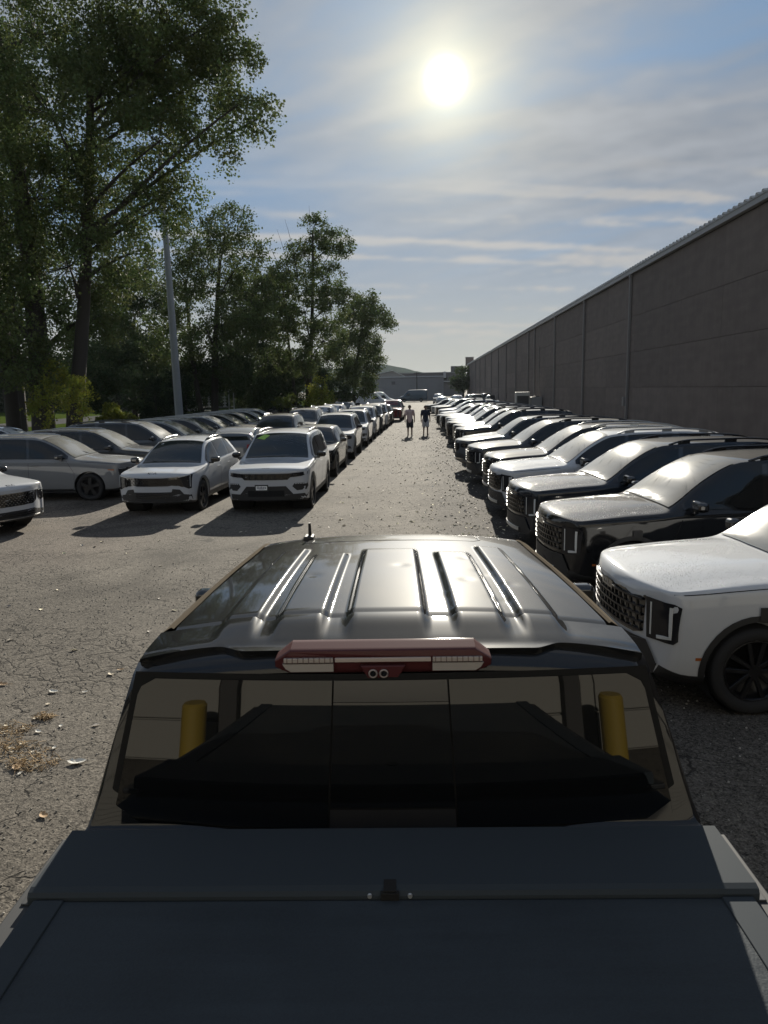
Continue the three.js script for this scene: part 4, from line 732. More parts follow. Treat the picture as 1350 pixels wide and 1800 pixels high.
  const shield = []; for (let i = 0; i <= 6; i++) { const s = mix(1.5, 2.14, i / 6); shield.push([s, F.wr(s) - 0.04]); } for (let i = 6; i >= 0; i--) { const s = mix(1.5, 2.14, i / 6); shield.push([s, -(F.wr(s) - 0.04)]); }
  part('windshield', S.patch('top', shield, 0.005), M.shieldGlass, t);
  each('panel_gap', [[[1.55, 1.24], [1.5, 0.5]], [[2.87, 1.3], [2.88, 0.5]], [[4.05, 1.33], [3.9, 0.6]]].flatMap((l) => [S.line('side', l, 0.008, 0.002, 1), S.line('side', l, 0.008, 0.002, -1)]), M.seam, t);
  for (const s of [2.55, 3.65]) for (const q of [1, -1]) part('door_handle', S.line('side', [[s, 1.18], [s + 0.2, 1.18]], 0.035, 0.012, q, 0.02), black, t);
  part('grille', S.patch('front', rect(-0.6, 0.6, 0.7, 1.05), 0.005), M.gloss, t);
  each('grille_bar', [0.76, 0.85, 0.94].map((y) => S.line('front', [[-0.6, y], [0.6, y]], 0.03, 0.006, 1, 0.02)), M.darkChrome, t);
  for (const q of S.both('front', rect(0.64, 0.9, 0.82, 1.02), 0.006)) part('headlight', q, M.lens, t);
  part('bumper', S.patch('front', rect(-0.9, 0.9, 0.44, 0.64), 0.012), M.chrome, t);
  for (const q of S.both('rear', rect(0.84, 0.97, 0.85, 1.3), 0.006)) part('tail_light', q, M.tail, t);
  const wg = wheelGeo(0.42, 0.28, 'six', false);
  for (const ax of specTruck.axles) for (const q of [1, -1]) { const w = new THREE.Group(); w.name = 'wheel'; w.position.set(X(ax), 0.42, q * 0.86); if (q < 0) w.rotation.y = Math.PI; t.add(w); part('tyre', wg.tyre, M.tyre, w); part('rim', wg.rim, M.rim, w); }
  for (const q of [1, -1]) {
    const g = new RoundedBoxGeometry(0.12, 0.22, 0.20, 4, 0.045), m = part('wing_mirror', [clean(g.translate(X(1.92), 1.42, q * 1.20)), clean(box(0.07, 0.05, 0.16, X(1.9), 1.33, q * 1.06, 0.015))], M.gloss, t);
    part('mirror_glass', box(0.006, 0.16, 0.15, X(1.92) - 0.064, 1.42, q * 1.205, 0.002), M.glass, m);
  }
  const an = new THREE.Group(); an.name = 'antenna'; an.position.set(X(2.25), roofY(2.25, -0.50) + 0.006, -0.50); t.add(an);
  part('antenna_base', box(0.10, 0.032, 0.062, 0, 0.014, 0, 0.012), M.blackPlastic, an); part('mast', new THREE.CylinderGeometry(0.0075, 0.011, 0.085, 10).rotateZ(0.12).translate(-0.005, 0.065, 0.006), M.blackPlastic, an);
}
// ------------------------------------------------------------ parked cars
const RIGHT = 'cars parked nose-out along the warehouse', LEFT = 'cars in the front-facing column beside the lane', BACK = 'cars in the second column from the lane', VANS = 'vans and SUVs parked side-on on the left';
const chromeRail = { railMat: M.satin };
const rightRow = [
  ['tall', 'white', 1.74, -6.98, 95, 'white SUV with dew on its bonnet, nearest on the right beside the black pickup'],
  ['tall', 'black', 1.62, -10.35, 95, 'glossy black SUV directly behind the nearest white SUV on the right'],
  ['tall', 'navy', 1.50, -13.2, 95, 'dark SUV between the nearest black SUV and the white one with silver roof rails', { railMat: M.gloss }],
  ['tall', 'white', 1.42, -16.2, 94, 'white SUV with black and silver roof rails, fourth from the front on the right', chromeRail],
  ['tall', 'black', 1.38, -19.2, 94, 'black SUV with silver roof rails right behind the fourth, white SUV on the right', chromeRail],
  ['tall', 'graphite', 1.30, -22.2, 94, 'dark grey SUV just in front of the matt grey off-roader on the right'],
  ['rugged', 'gray', 0.95, -25.6, 94, 'grey off-roader with round-edged lamps sticking out of the right row into the lane'],
  ['low', 'pearl', 1.35, -28.9, 93, 'pale low crossover hidden just behind the grey off-roader on the right'],
  ['tall', 'black', 1.25, -32.0, 93, 'black SUV, first of the dark run behind the grey off-roader on the right'],
  ['tall', 'graphite', 1.2, -35.1, 93, 'charcoal SUV, second of the dark run behind the grey off-roader on the right'],
  ['tall', 'black', 1.15, -38.2, 93, 'black SUV, tenth or so along the right row, level with the far wall cabinets'],
  ['tall', 'navy', 1.1, -41.3, 93, 'navy SUV in the middle of the right row, level with the nearest downpipe'],
  ['tall', 'silver', 1.1, -44.4, 93, 'silver SUV in the middle of the right row beside the walking men'],
  ['tall', 'black', 1.0, -47.5, 93, 'black SUV just past the walking men on the right'],
  ['low', 'white', 0.85, -50.6, 93, 'white crossover just past the walking men, with a black car beyond it'],
  ['low', 'black', 0.7, -53.7, 93, 'black crossover directly behind the far white crossover on the right'],
  ['cross', 'silver', 1.0, -57.2, 93, 'silver crossover in the far part of the right row, first after a short gap'],
  ['tall', 'white', 1.1, -60.3, 93, 'white SUV in the far part of the right row, second after the gap'],
  ['cross', 'pearl', 1.1, -63.4, 93, 'cream crossover in the far part of the right row, third after the gap'],
  ['low', 'silver', 1.1, -66.5, 93, 'silver low crossover in the far part of the right row, fourth after the gap'],
  ['tall', 'graphite', 1.0, -70, 93, 'charcoal SUV in the far part of the right row, fifth after the gap'],
  ['cross', 'white', 0.9, -74, 93, 'white crossover near the far end of the right row'],
  ['low', 'silver', 0.6, -79, 93, 'silver car second from the far end of the right row'],
  ['low', 'graphite', 0.0, -86, 93, 'dark car at the far end of the right row, close to the blue-grey van'],
];
reseed(61); rightRow.forEach(([k, c, x, z, h, l, tw], i) => { const j = i < 3 ? 0 : 1; park(k, c, x + j * rr(-0.12, 0.12), z + j * rr(-0.16, 0.16), h + j * rr(-1.5, 1.5), l, RIGHT, z < -34, tw); });
{ // dew on the bonnets of the nearest cars in the right-hand row
  reseed(88); const S = new Shell(specTall, false), drop = new THREE.SphereGeometry(1, 5, 3, 0, 6.2832, 0, Math.PI / 2), dm = new THREE.MeshPhysicalMaterial({ color: C(0.58, 0.58, 0.57), roughness: 0.2, clearcoat: 1, clearcoatRoughness: 0.05 }), q = new THREE.Object3D(), up = new THREE.Vector3(0, 1, 0);
  const hits = []; for (let i = 0; i < 7000; i++) { const s = rr(0.12, 1.36), z = rr(-0.86, 0.86), h = S.hit('top', s, z); if (fbm(s * 3 + 5, z * 3 + 9, 3) > 0.30 + 0.2 * rnd()) hits.push(h); }
  const mk3 = () => { const m = new THREE.InstancedMesh(drop, dm, hits.length); hits.forEach((h, i) => { q.position.copy(h.p); q.quaternion.setFromUnitVectors(up, h.n); const r = 0.0013 + 0.0016 * ((i * 37 % 101) / 101); q.scale.set(r, r * 0.7, r); q.updateMatrix(); m.setMatrixAt(i, q.matrix); }); m.name = 'dew_drops'; m.userData.kind = 'stuff'; return m; };
  for (const w of ['nearest on the right beside', 'directly behind the nearest white', 'between the nearest black SUV', 'fourth from the front']) scene.children.find((o) => o.userData.label?.includes(w)).add(mk3());
}
const leftCol = [
  ['broad', 'white', -3.70, -16.75, 180.5, 'white SUV with dark grille, dealer plate and green windshield sticker, nearest beside the lane'],
  ['low', 'black', -3.85, -23.3, 180, 'black low crossover right behind the white SUV with the green windshield sticker'],
  ['rugged', 'silver', -3.85, -29.5, 180, 'silver SUV with running boards, third along the lane on the left'],
  ['broad', 'white', -3.85, -36.2, 180, 'white SUV fourth along the lane on the left, behind the silver one'],
  ['tall', 'silver', -3.85, -42.0, 180, 'silver SUV fifth along the lane on the left'],
  ['rugged', 'graphite', -3.75, -47.6, 180, 'dark grey SUV sixth along the lane on the left'],
  ['broad', 'pearl', -3.7, -53.2, 180, 'cream SUV seventh along the lane on the left'],
  ['low', 'black', -3.6, -58.6, 180, 'black car eighth along the lane on the left, before the dark red SUV'],
  ['tall', 'maroon', -3.1, -65.0, 178, 'dark red SUV closing the left column, standing out towards the lane'],
];
for (const [k, c, x, z, h, l] of leftCol) park(k, c, x, z, h, l, LEFT, z < -40);
const backCol = [
  ['cross', 'white', -6.32, -16.6, 179, 'white crossover with wide dark grille, left of the white SUV with the green sticker'],
  ['low', 'gray', -6.55, -28.6, 1, 'grey crossover seen from behind, its red tail lamp showing past the white crossover'],
  ['broad', 'black', -6.6, -30.6, 180, 'black SUV facing us, in the second column behind the grey crossover'],
  ['tall', 'graphite', -6.7, -38.2, 180, 'charcoal SUV facing us, farther back in the second column'],
  ['rugged', 'silver', -6.7, -45, 180, 'silver SUV facing us, fourth back in the second column'],
  ['broad', 'white', -6.8, -52, 180, 'white SUV far back in the second column'],
  ['tall', 'gray', -6.8, -59, 180, 'grey SUV at the back of the second column'],
];
for (const [k, c, x, z, h, l] of backCol) park(k, c, x, z, h, l, BACK, z < -34);
const vans = [
  ['van', 'white', -8.35, -14.4, -114, 'white minivan whose dashed chrome grille pokes in at the left edge'],
  ['van', 'steel', -7.95, -20.2, -87, 'grey minivan seen from its side behind the white minivan nose at the left edge'],
  ['van', 'graphite', -8.0, -23.4, -87, 'dark grey minivan directly behind the nearest grey minivan'],
  ['tall', 'gray', -7.9, -26.6, -88, 'blue-grey boxy SUV third in the side-on row on the left'],
  ['van', 'steel', -8.0, -29.7, -88, 'mid-grey minivan fourth in the side-on row on the left'],
  ['van', 'tan', -8.0, -32.5, -88, 'beige-grey minivan fifth in the side-on row on the left'],
  ['van', 'silver', -8.0, -35.3, -88, 'light grey minivan sixth in the side-on row on the left'],
  ['van', 'tan', -8.0, -38.1, -88, 'beige minivan seventh in the side-on row on the left'],
  ['van', 'steel', -8.0, -40.9, -88, 'mid-grey minivan eighth in the side-on row on the left'],
  ['van', 'silver', -8.0, -43.7, -88, 'silver-grey minivan ninth in the side-on row on the left'],
  ['van', 'silver', -8.0, -46.5, -88, 'silver minivan at the far end of the side-on row on the left'],
];
for (const [k, c, x, z, h, l] of vans) park(k, c, x, z, h, l, VANS, z < -33);
park('tall', 'white', -13.6, -24.6, -88, 'white SUV roof showing behind the side-on vans at the far left edge', VANS, true, chromeRail);
park('cross', 'pearl', -13.9, -28.0, -88, 'second pale roof behind the side-on vans at the left edge', VANS, true);
park('low', 'black', -10.2, -70, -80, 'black car parked across, in front of the white delivery van', 'far cars on the left', true);
park('low', 'graphite', -7.4, -74, -80, 'dark car parked across beside the black one in front of the white delivery van', 'far cars on the left', true);
park('cross', 'silver', -11.4, -78, -80, 'silver car parked across behind the two dark ones on the far left', 'far cars on the left', true);
{ reseed(91); const cs = ['silver', 'white', 'graphite', 'black', 'pearl']; for (let i = 0; i < 10; i++) park(['low', 'cross', 'tall'][i % 3], cs[i % 5], 2.6 + (i % 5) * 2.6 + rr(-0.3, 0.3), -118 - Math.floor(i / 5) * 14, i % 2 ? 180 : 2, `${['silver', 'white', 'charcoal', 'black', 'cream'][i % 5]} car in the ${i < 5 ? 'nearer' : 'farther'} distant row beyond the right-hand cars`, 'far cars beyond the right row', true); }
// dealer plate and sticker on the nearest white SUV
{
  const cv = document.createElement('canvas'); cv.width = 256; cv.height = 128; const c2 = cv.getContext('2d');
  c2.fillStyle = '#0a0c12'; c2.fillRect(0, 0, 256, 128); c2.fillStyle = '#e9e9e6'; c2.fillRect(16, 18, 224, 84); c2.fillStyle = '#14203c'; c2.font = 'bold 62px sans-serif'; c2.textAlign = 'center'; c2.fillText('Oakes', 128, 74); c2.fillRect(70, 84, 116, 5);
  const tx = new THREE.CanvasTexture(cv); tx.colorSpace = THREE.SRGBColorSpace;
  const jeep = scene.children.find((o) => o.userData.label?.includes('green windshield sticker, nearest'));
  const pl = part('dealer_plate', new THREE.BoxGeometry(0.02, 0.16, 0.31), M.blackPlastic, jeep);
  pl.position.set(specBroad.L / 2 + 0.005, 0.60, 0.10);
  const face = part('plate_print', new THREE.PlaneGeometry(0.30, 0.15).rotateY(Math.PI / 2).translate(0.0125, 0, 0), new THREE.MeshStandardMaterial({ map: tx, roughness: 0.5 }), pl);
  const S = new Shell(specBroad, false);
  part('price_sticker', S.patch('top', [[1.98, 0.40], [2.14, 0.28], [2.22, 0.42], [2.06, 0.60]], 0.018), M.lime, jeep);
}

// ------------------------------------------------------------ people
function field(bones, min, max, cell, smooth = 0.02) {
  const size = Math.max(max[0] - min[0], max[1] - min[1], max[2] - min[2]), res = Math.ceil(size / cell) + 4, mc = new MarchingCubes(res, M.seam, false, false, 120000); mc.isolation = 0;
  const cx = (min[0] + max[0]) / 2, cy = (min[1] + max[1]) / 2, cz = (min[2] + max[2]) / 2, hs = res * cell / 2;
  for (let k = 0; k < res; k++) for (let j = 0; j < res; j++) for (let i = 0; i < res; i++) {
    const x = cx + (i / res * 2 - 1) * hs, y = cy + (j / res * 2 - 1) * hs, z = cz + (k / res * 2 - 1) * hs; let d = 1e3;
    for (const [a, b, ra, rb, fz] of bones) {
      const vx = b[0] - a[0], vy = b[1] - a[1], vz = b[2] - a[2], wx = x - a[0], wy = y - a[1], wz = z - a[2], l = vx * vx + vy * vy + vz * vz || 1e-9, t = clamp((wx * vx + wy * vy + wz * vz) / l);
      const ex = wx - vx * t, ey = wy - vy * t, ez = (wz - vz * t) * (fz ?? 1), e = Math.sqrt(ex * ex + ey * ey + ez * ez) - mix(ra, rb, t);
      const h = clamp(0.5 + 0.5 * (d - e) / smooth); d = mix(d, e, h) - smooth * h * (1 - h);
    }
    mc.field[k * res * res + j * res + i] = -d;
  }
  mc.update();
  const n = mc.count, p = new Float32Array(n * 3), q = new Float32Array(n * 3);
  for (let i = 0; i < n; i++) { p[i * 3] = cx + mc.positionArray[i * 3] * hs; p[i * 3 + 1] = cy + mc.positionArray[i * 3 + 1] * hs; p[i * 3 + 2] = cz + mc.positionArray[i * 3 + 2] * hs; for (let c = 0; c < 3; c++) q[i * 3 + c] = mc.normalArray[i * 3 + c]; }
  const g = new THREE.BufferGeometry(); g.setAttribute('position', new THREE.BufferAttribute(p, 3)); g.setAttribute('normal', new THREE.BufferAttribute(q, 3)); g.computeVertexNormals(); return g;
}
function person(label, x, z, turn, o) {
  const t = thing('person', label, 'person', x, 0, z, turn, 'people walking in the lane'), H = o.h / 1.78, P = (a) => a.map((v) => v * H);
  // +z is the way the figure looks
  const st = o.step, hipL = P([0.10, 0.92, 0]), hipR = P([-0.10, 0.92, 0]);
  const kneeL = P([0.105, 0.50, 0.10 * st + 0.03]), ankL = P([0.105, 0.085, 0.17 * st]), kneeR = P([-0.105, 0.50, 0.03]), ankR = P([-0.105, 0.10, -0.2 * st - 0.02]);
  const toeL = P([0.12, 0.035, 0.17 * st + 0.17]), toeR = P([-0.12, 0.035, -0.2 * st + 0.14]);
  const shL = P([0.185, 1.44, 0]), shR = P([-0.185, 1.44, 0]), elL = P([0.26, 1.17, -0.06 * st - 0.02]), elR = P([-0.26, 1.17, 0.05 * st - 0.02]), wrL = P([0.275, 0.93, 0.02 - 0.08 * st]), wrR = P([-0.275, 0.93, 0.06 + 0.1 * st]);
  const body = [[P([0, 0.95, 0]), P([0, 1.12, 0]), 0.135, 0.125, 1.25], [P([0, 1.12, 0]), P([0, 1.38, 0]), 0.125, 0.145, 1.3], [shL, shR, 0.06, 0.06], [P([0, 1.42, 0]), P([0, 1.56, 0.02]), 0.06, 0.055],
    [hipL, kneeL, 0.088, 0.056], [hipR, kneeR, 0.088, 0.056], [kneeL, ankL, 0.055, 0.038], [kneeR, ankR, 0.055, 0.038], [ankL, toeL, 0.042, 0.034], [ankR, toeR, 0.042, 0.034],
    [shL, elL, 0.052, 0.04], [shR, elR, 0.052, 0.04], [elL, wrL, 0.04, 0.028], [elR, wrR, 0.04, 0.028]];
  const skin = std(...o.skin, 0.6), G = [field(body, P([-0.4, 0, -0.4]), P([0.4, 1.6, 0.4]), 0.02, 0.03)];
  const hc = P([0, 1.665, 0.025]);
  G.push(field([[[hc[0], hc[1] + 0.02, hc[2] - 0.015], [hc[0], hc[1] + 0.02, hc[2] - 0.005], 0.092, 0.09], [[hc[0], hc[1] - 0.065, hc[2] + 0.025], [hc[0], hc[1] - 0.02, hc[2] + 0.02], 0.058, 0.07], [[hc[0], hc[1] - 0.005, hc[2] + 0.09], [hc[0], hc[1] - 0.02, hc[2] + 0.105], 0.012, 0.016], [[0.085, hc[1] + 0.015, hc[2] - 0.01], [0.088, hc[1] - 0.02, hc[2] - 0.005], 0.018, 0.014], [[-0.085, hc[1] + 0.015, hc[2] - 0.01], [-0.088, hc[1] - 0.02, hc[2] - 0.005], 0.018, 0.014], [[-0.022, hc[1] - 0.055, hc[2] + 0.08], [0.022, hc[1] - 0.055, hc[2] + 0.08], 0.01, 0.01]], [-0.13, hc[1] - 0.16, hc[2] - 0.13], [0.13, hc[1] + 0.14, hc[2] + 0.13], 0.006, 0.015));
  for (const [w, e, s] of [[wrL, elL, 1], [wrR, elR, -1]]) {        // hands: palm, four fingers, thumb
    const hb = [[w, [w[0], w[1] - 0.085, w[2] + 0.01], 0.03, 0.034, 1]];
    for (let f = 0; f < 4; f++) { const zf = w[2] + 0.035 - f * 0.02, L2 = [0.042, 0.048, 0.045, 0.035][f], a = [w[0], w[1] - 0.095, zf], b = [w[0] - s * 0.008, w[1] - 0.095 - L2, zf + 0.003], c = [w[0] - s * 0.03, w[1] - 0.095 - L2 * 1.75, zf + 0.005]; hb.push([a, b, 0.0095, 0.009], [b, c, 0.009, 0.0075]); }
    hb.push([[w[0], w[1] - 0.04, w[2] + 0.03], [w[0] - s * 0.01, w[1] - 0.085, w[2] + 0.062], 0.012, 0.01], [[w[0] - s * 0.01, w[1] - 0.085, w[2] + 0.062], [w[0] - s * 0.02, w[1] - 0.115, w[2] + 0.06], 0.01, 0.008]);
    G.push(field(hb, [w[0] - 0.08, w[1] - 0.2, w[2] - 0.08], [w[0] + 0.08, w[1] + 0.03, w[2] + 0.1], 0.006, 0.006));
  }
  part('body', mergeGeometries(G.map((g) => { const q = clean(g); return q; })), skin, t);
  const grow = 0.016;
  part('shirt', field([[P([0, 0.90, 0]), P([0, 1.12, 0]), 0.165 + grow, 0.148 + grow, 1.1], [P([0, 1.12, 0]), P([0, 1.38, 0]), 0.148 + grow, 0.162 + grow, 1.15], [shL, shR, 0.078 + grow, 0.078 + grow], [shL, [mix(shL[0], elL[0], 0.72), mix(shL[1], elL[1], 0.72), mix(shL[2], elL[2], 0.72)], 0.06 + grow, 0.06 + grow], [shR, [mix(shR[0], elR[0], 0.72), mix(shR[1], elR[1], 0.72), mix(shR[2], elR[2], 0.72)], 0.06 + grow, 0.06 + grow]], P([-0.4, 0.7, -0.3]), P([0.4, 1.6, 0.3]), 0.02, 0.03), std(...o.shirt, 0.85), t);
  const mid = (a, b, k) => a.map((v, i) => mix(v, b[i], k));
  part('shorts', field([[P([0, 0.96, 0]), P([0, 0.90, 0]), 0.15 + grow, 0.15 + grow, 1.1], [hipL, mid(hipL, kneeL, 0.86), 0.098 + grow, 0.088 + grow], [hipR, mid(hipR, kneeR, 0.86), 0.098 + grow, 0.088 + grow]], P([-0.35, 0.4, -0.35]), P([0.35, 1.1, 0.35]), 0.02, 0.03), std(...o.shorts, 0.85), t);
  part('hair', field([[[hc[0], hc[1] + 0.045, hc[2] - 0.03], [hc[0], hc[1] + 0.05, hc[2] - 0.005], 0.09, 0.085]], [-0.13, hc[1] - 0.1, hc[2] - 0.14], [0.13, hc[1] + 0.16, hc[2] + 0.12], 0.008, 0.01), std(0.012, 0.01, 0.008, 0.8), t);
  for (const [a, b] of [[ankL, toeL], [ankR, toeR]]) part('shoe', field([[[a[0], a[1] - 0.045, a[2] - 0.03], b, 0.045, 0.038]], [a[0] - 0.12, -0.05, a[2] - 0.12], [a[0] + 0.12, 0.16, a[2] + 0.26], 0.012, 0.02), std(...o.shoe, 0.7), t);
  return t;
}
person('man in pale pink T-shirt and dark shorts walking on the left of the lane', -0.96, -44.6, 0.05, { h: 1.84, step: 0.75, skin: [0.16, 0.09, 0.06], shirt: [0.5, 0.38, 0.37], shorts: [0.02, 0.02, 0.026], shoe: [0.25, 0.24, 0.23] });
person('man in navy polo shirt and light grey shorts walking right of the other', -0.02, -45.4, 0.08, { h: 1.78, step: 0.8, skin: [0.15, 0.085, 0.06], shirt: [0.008, 0.012, 0.03], shorts: [0.34, 0.36, 0.39], shoe: [0.03, 0.03, 0.03] });
// ------------------------------------------------------------ trees
function leafClump(n, rad, size) {          // a tuft of small folded leaves
  const pos = [], nor = [];
  for (let i = 0; i < n; i++) {
    const r = rad * Math.cbrt(rnd()), th = rr(0, 6.283), ph = Math.acos(rr(-1, 1)), c = new THREE.Vector3(r * Math.sin(ph) * Math.cos(th), r * Math.cos(ph) * 0.8, r * Math.sin(ph) * Math.sin(th));
    const a = new THREE.Vector3(rr(-1, 1), rr(-1, 0.4), rr(-1, 1)).normalize(), b = new THREE.Vector3(rr(-1, 1), rr(-1, 1), rr(-1, 1)).cross(a).normalize(), k = a.clone().cross(b), s = size * rr(0.7, 1.25), w = s * 0.44;
    const p0 = c, p1 = c.clone().addScaledVector(a, s), l = c.clone().addScaledVector(a, s * 0.42).addScaledVector(b, w).addScaledVector(k, w * 0.3), q = c.clone().addScaledVector(a, s * 0.42).addScaledVector(b, -w).addScaledVector(k, w * 0.3);
    for (const t of [[p0, l, p1], [p0, p1, q]]) for (const v of t) pos.push(v.x, v.y, v.z);
  }
  const g = new THREE.BufferGeometry(); g.setAttribute('position', new THREE.Float32BufferAttribute(pos, 3)); g.computeVertexNormals(); return g;
}
const leafMat = (r, g, b, tr = 0.4) => new THREE.MeshPhysicalMaterial({ color: C(r, g, b), roughness: 0.65, transmission: tr, thickness: 0, side: THREE.DoubleSide, specularIntensity: 0.15 });
const bark = std(0.045, 0.038, 0.031, 0.95), barkPale = std(0.13, 0.115, 0.095, 0.95);
function tree(name, label, cat, group, [bx, bz], trunks, blobs, o) {
  reseed(o.seed); const t = thing(name, label, cat, bx, 0, bz, 0, group), wood = [], spots = [];
  const tops = trunks.map(([dx, dz, h, r, lean]) => { const top = [dx + (lean ?? 0), h, dz]; wood.push(limb([dx, -0.1, dz], top, r, r * 0.35, 0.04, 10, 10)); return { b: [dx, 0, dz], t: top, r }; });
  for (const [x, y, z, r] of blobs) {
    const c = [x - bx, y, z - bz];
    let best = tops[0], bd = 1e9; for (const q of tops) { const d = Math.hypot(q.t[0] - c[0], q.t[2] - c[2]); if (d < bd) { bd = d; best = q; } }
    const k = clamp((y - bd * 0.75) / best.t[1], 0.12, 0.97), st = best.b.map((v, i) => mix(v, best.t[i], k));
    wood.push(limb(st, c, best.r * 0.42 * (1.05 - k * 0.6), 0.03, 0.08, 6, 7));
    const nc = Math.max(4, Math.round((o.clumps ?? 9) * r * r));
    for (let i = 0; i < nc; i++) {
      const th = rr(0, 6.283), cp = rr(-0.85, 1), sp = Math.sqrt(1 - cp * cp), q = r * (0.35 + 0.72 * Math.cbrt(rnd())), p = [c[0] + q * sp * Math.cos(th), c[1] + q * cp * 0.9, c[2] + q * sp * Math.sin(th)];
      if (p[1] < 0.3) continue; spots.push([...p, r]); if (i % 3 === 0 && o.twigs !== false) wood.push(limb(c, p, 0.022, 0.006, 0.1, 4, 3));
    }
  }
  for (const [p, q, r] of o.bare ?? []) wood.push(limb([p[0] - bx, p[1], p[2] - bz], [q[0] - bx, q[1], q[2] - bz], r, 0.008, 0.06, 5, 6));
  if (wood.length) part(o.stem ? 'stem' : 'trunk', wood, o.bark ?? bark, t);
  const per = o.per ?? 10, cl = leafClump(o.leaves ?? 14, o.rad ?? 0.34, o.leaf ?? 0.13);
  const m = new THREE.InstancedMesh(cl, leafMat(...o.col, o.tr ?? 0.4), spots.length * per), q = new THREE.Object3D(), cc = new THREE.Color();
  m.name = o.stem ? 'foliage' : 'crown'; m.userData.kind = 'stuff'; m.castShadow = m.receiveShadow = true; let n = 0;
  for (const [x, y, z, r] of spots) { const R = o.spread ?? 0.62, tone = rr(0.75, 1.3);
    for (let i = 0; i < per; i++) { const g = () => (rnd() + rnd() + rnd() - 1.5) * R; q.position.set(x + g(), y + g() * 0.75, z + g()); q.rotation.set(rr(0, 6.28), rr(0, 6.28), rr(0, 6.28)); q.scale.setScalar(rr(0.75, 1.2)); q.updateMatrix(); m.setMatrixAt(n, q.matrix); const w = tone * rr(0.8, 1.25), y2 = rr(0.9, 1.2); m.setColorAt(n, cc.setRGB(w * y2, w, w * 0.9)); n++; } }
  m.count = n; t.add(m); return t;
}
const TREES = 'tall trees along the left edge of the lot';
const GREEN = [0.105, 0.142, 0.058], DARKG = [0.072, 0.104, 0.05], YEL = [0.21, 0.24, 0.045];
const blobsA = [[-17.4,18.8,-35.3,2.99],[-19.9,15.5,-33.8,3.12],[-14.0,18.6,-34.6,2.67],[-10.6,17.9,-33.5,2.32],[-8.9,18.0,-33.4,1.41],[-8.7,17.7,-36.2,1.25],[-11.1,16.9,-36.4,2.52],[-7.3,14.6,-32.3,1.04],[-7.3,14.9,-35.2,0.76],[-13.4,16.1,-35.3,2.72],[-15.1,14.1,-31.5,2.67],[-9.2,13.6,-34.1,1.1],[-11.0,13.1,-32.3,1.49],[-10.7,11.8,-34.1,0.94],[-11.7,10.7,-33.3,1.41],[-14.7,12.3,-35.8,2.34],[-17.0,11.3,-33.3,2.82],[-19.6,9.5,-32.2,2.97],[-16.0,8.5,-33.9,2.61],[-18.3,6.2,-32.8,2.52],[-13.0,8.8,-33.1,1.4],[-16.5,6.6,-36.2,1.67],[-18.0,4.0,-32.7,1.76],[-12.1,16.7,-33.5,2.32]];
const blobsA2 = [[-24.6,21.4,-43.2,2.99],[-24.7,17.1,-44.8,2.76],[-24.2,11.7,-39.8,2.76],[-22.8,11.5,-42.2,2.27],[-23.9,7.7,-40.7,2.5]];
const blobsB = [[-15.5,15.5,-59.7,1.65],[-18.1,14.5,-60.7,2.24],[-14.0,13.3,-59.5,1.74],[-17.2,12.5,-62.6,2.89],[-20.2,11.4,-60.2,2.32],[-14.4,9.7,-62.3,2.64],[-17.4,8.2,-59.4,2.74],[-20.4,6.9,-59.7,2.53],[-16.0,6.2,-64.4,2.48]];
const blobsB2 = [[-26.7,10.6,-68.2,3.67],[-29.4,7.6,-67.7,3.12],[-24.6,5.8,-63.2,2.92],[-30.1,5.0,-66.4,2.55],[-23.0,4.4,-65.2,2.01]];
const blobsC = [[-10.1,17.9,-71.2,0.88],[-9.3,16.1,-70.0,1.18],[-8.1,16.0,-70.7,1.41],[-11.3,15.1,-70.9,1.42],[-12.8,12.9,-69.5,1.6],[-9.1,12.8,-69.5,1.92],[-10.7,9.7,-67.6,2.34],[-8.1,10.7,-68.9,1.59],[-13.6,8.7,-67.4,2.07],[-9.1,7.2,-67.9,2.09],[-11.6,5.7,-67.0,2.06]];
const blobsC2 = [[-15.5,12.2,-75.0,2.31],[-18.1,8.6,-78.0,2.7],[-16.2,5.5,-73.8,2.56],[-13.8,4.3,-73.2,1.97]];
const blobsD = [[-7.1,12.5,-89.6,1.65],[-8.7,10.3,-91.6,2.4],[-5.9,11.3,-90.7,1.4],[-4.8,10.7,-93.7,1.01],[-9.6,7.2,-90.0,2.35],[-7.0,8.2,-91.6,1.69],[-7.9,5.2,-93.3,2.15],[-6.2,6.7,-94.6,1.02],[-10.1,4.2,-89.9,1.66],[-7.3,3.1,-89.1,1.37]];
tree('cottonwood_tree', 'huge dark cottonwood on the left whose crown runs out of the top of the picture', 'tree', TREES, [-18, -34], [[0, 0, 19, 0.55, -0.5], [1.4, 0.3, 17, 0.38, 2.4], [-1.6, -0.4, 18, 0.36, -1.2]], blobsA, { seed: 101, col: GREEN, clumps: 10, per: 10, leaf: 0.13, rad: 0.34, leaves: 13, spread: 0.55 });
tree('cottonwood_tree', 'tall tree at the left edge standing behind the huge cottonwood', 'tree', TREES, [-23.6, -42], [[0, 0, 20, 0.45, -0.4]], blobsA2, { seed: 102, col: DARKG, clumps: 7, per: 10, leaf: 0.15, rad: 0.38 });
tree('broadleaf_tree', 'airy broadleaf tree right behind the grey light pole', 'tree', TREES, [-17.8, -62], [[0, 0, 13.5, 0.34, 1.2], [-0.9, 0.2, 12, 0.26, -0.8]], blobsB, { seed: 103, col: GREEN, clumps: 8, per: 8, leaf: 0.17, rad: 0.42, leaves: 11, spread: 0.7 });
tree('broadleaf_tree', 'low dark spreading tree between the huge cottonwood and the light pole', 'tree', TREES, [-26.2, -66], [[0, 0, 9, 0.3, 0.5]], blobsB2, { seed: 104, col: DARKG, clumps: 7, per: 12, leaf: 0.19, rad: 0.45, leaves: 11, spread: 0.7 });
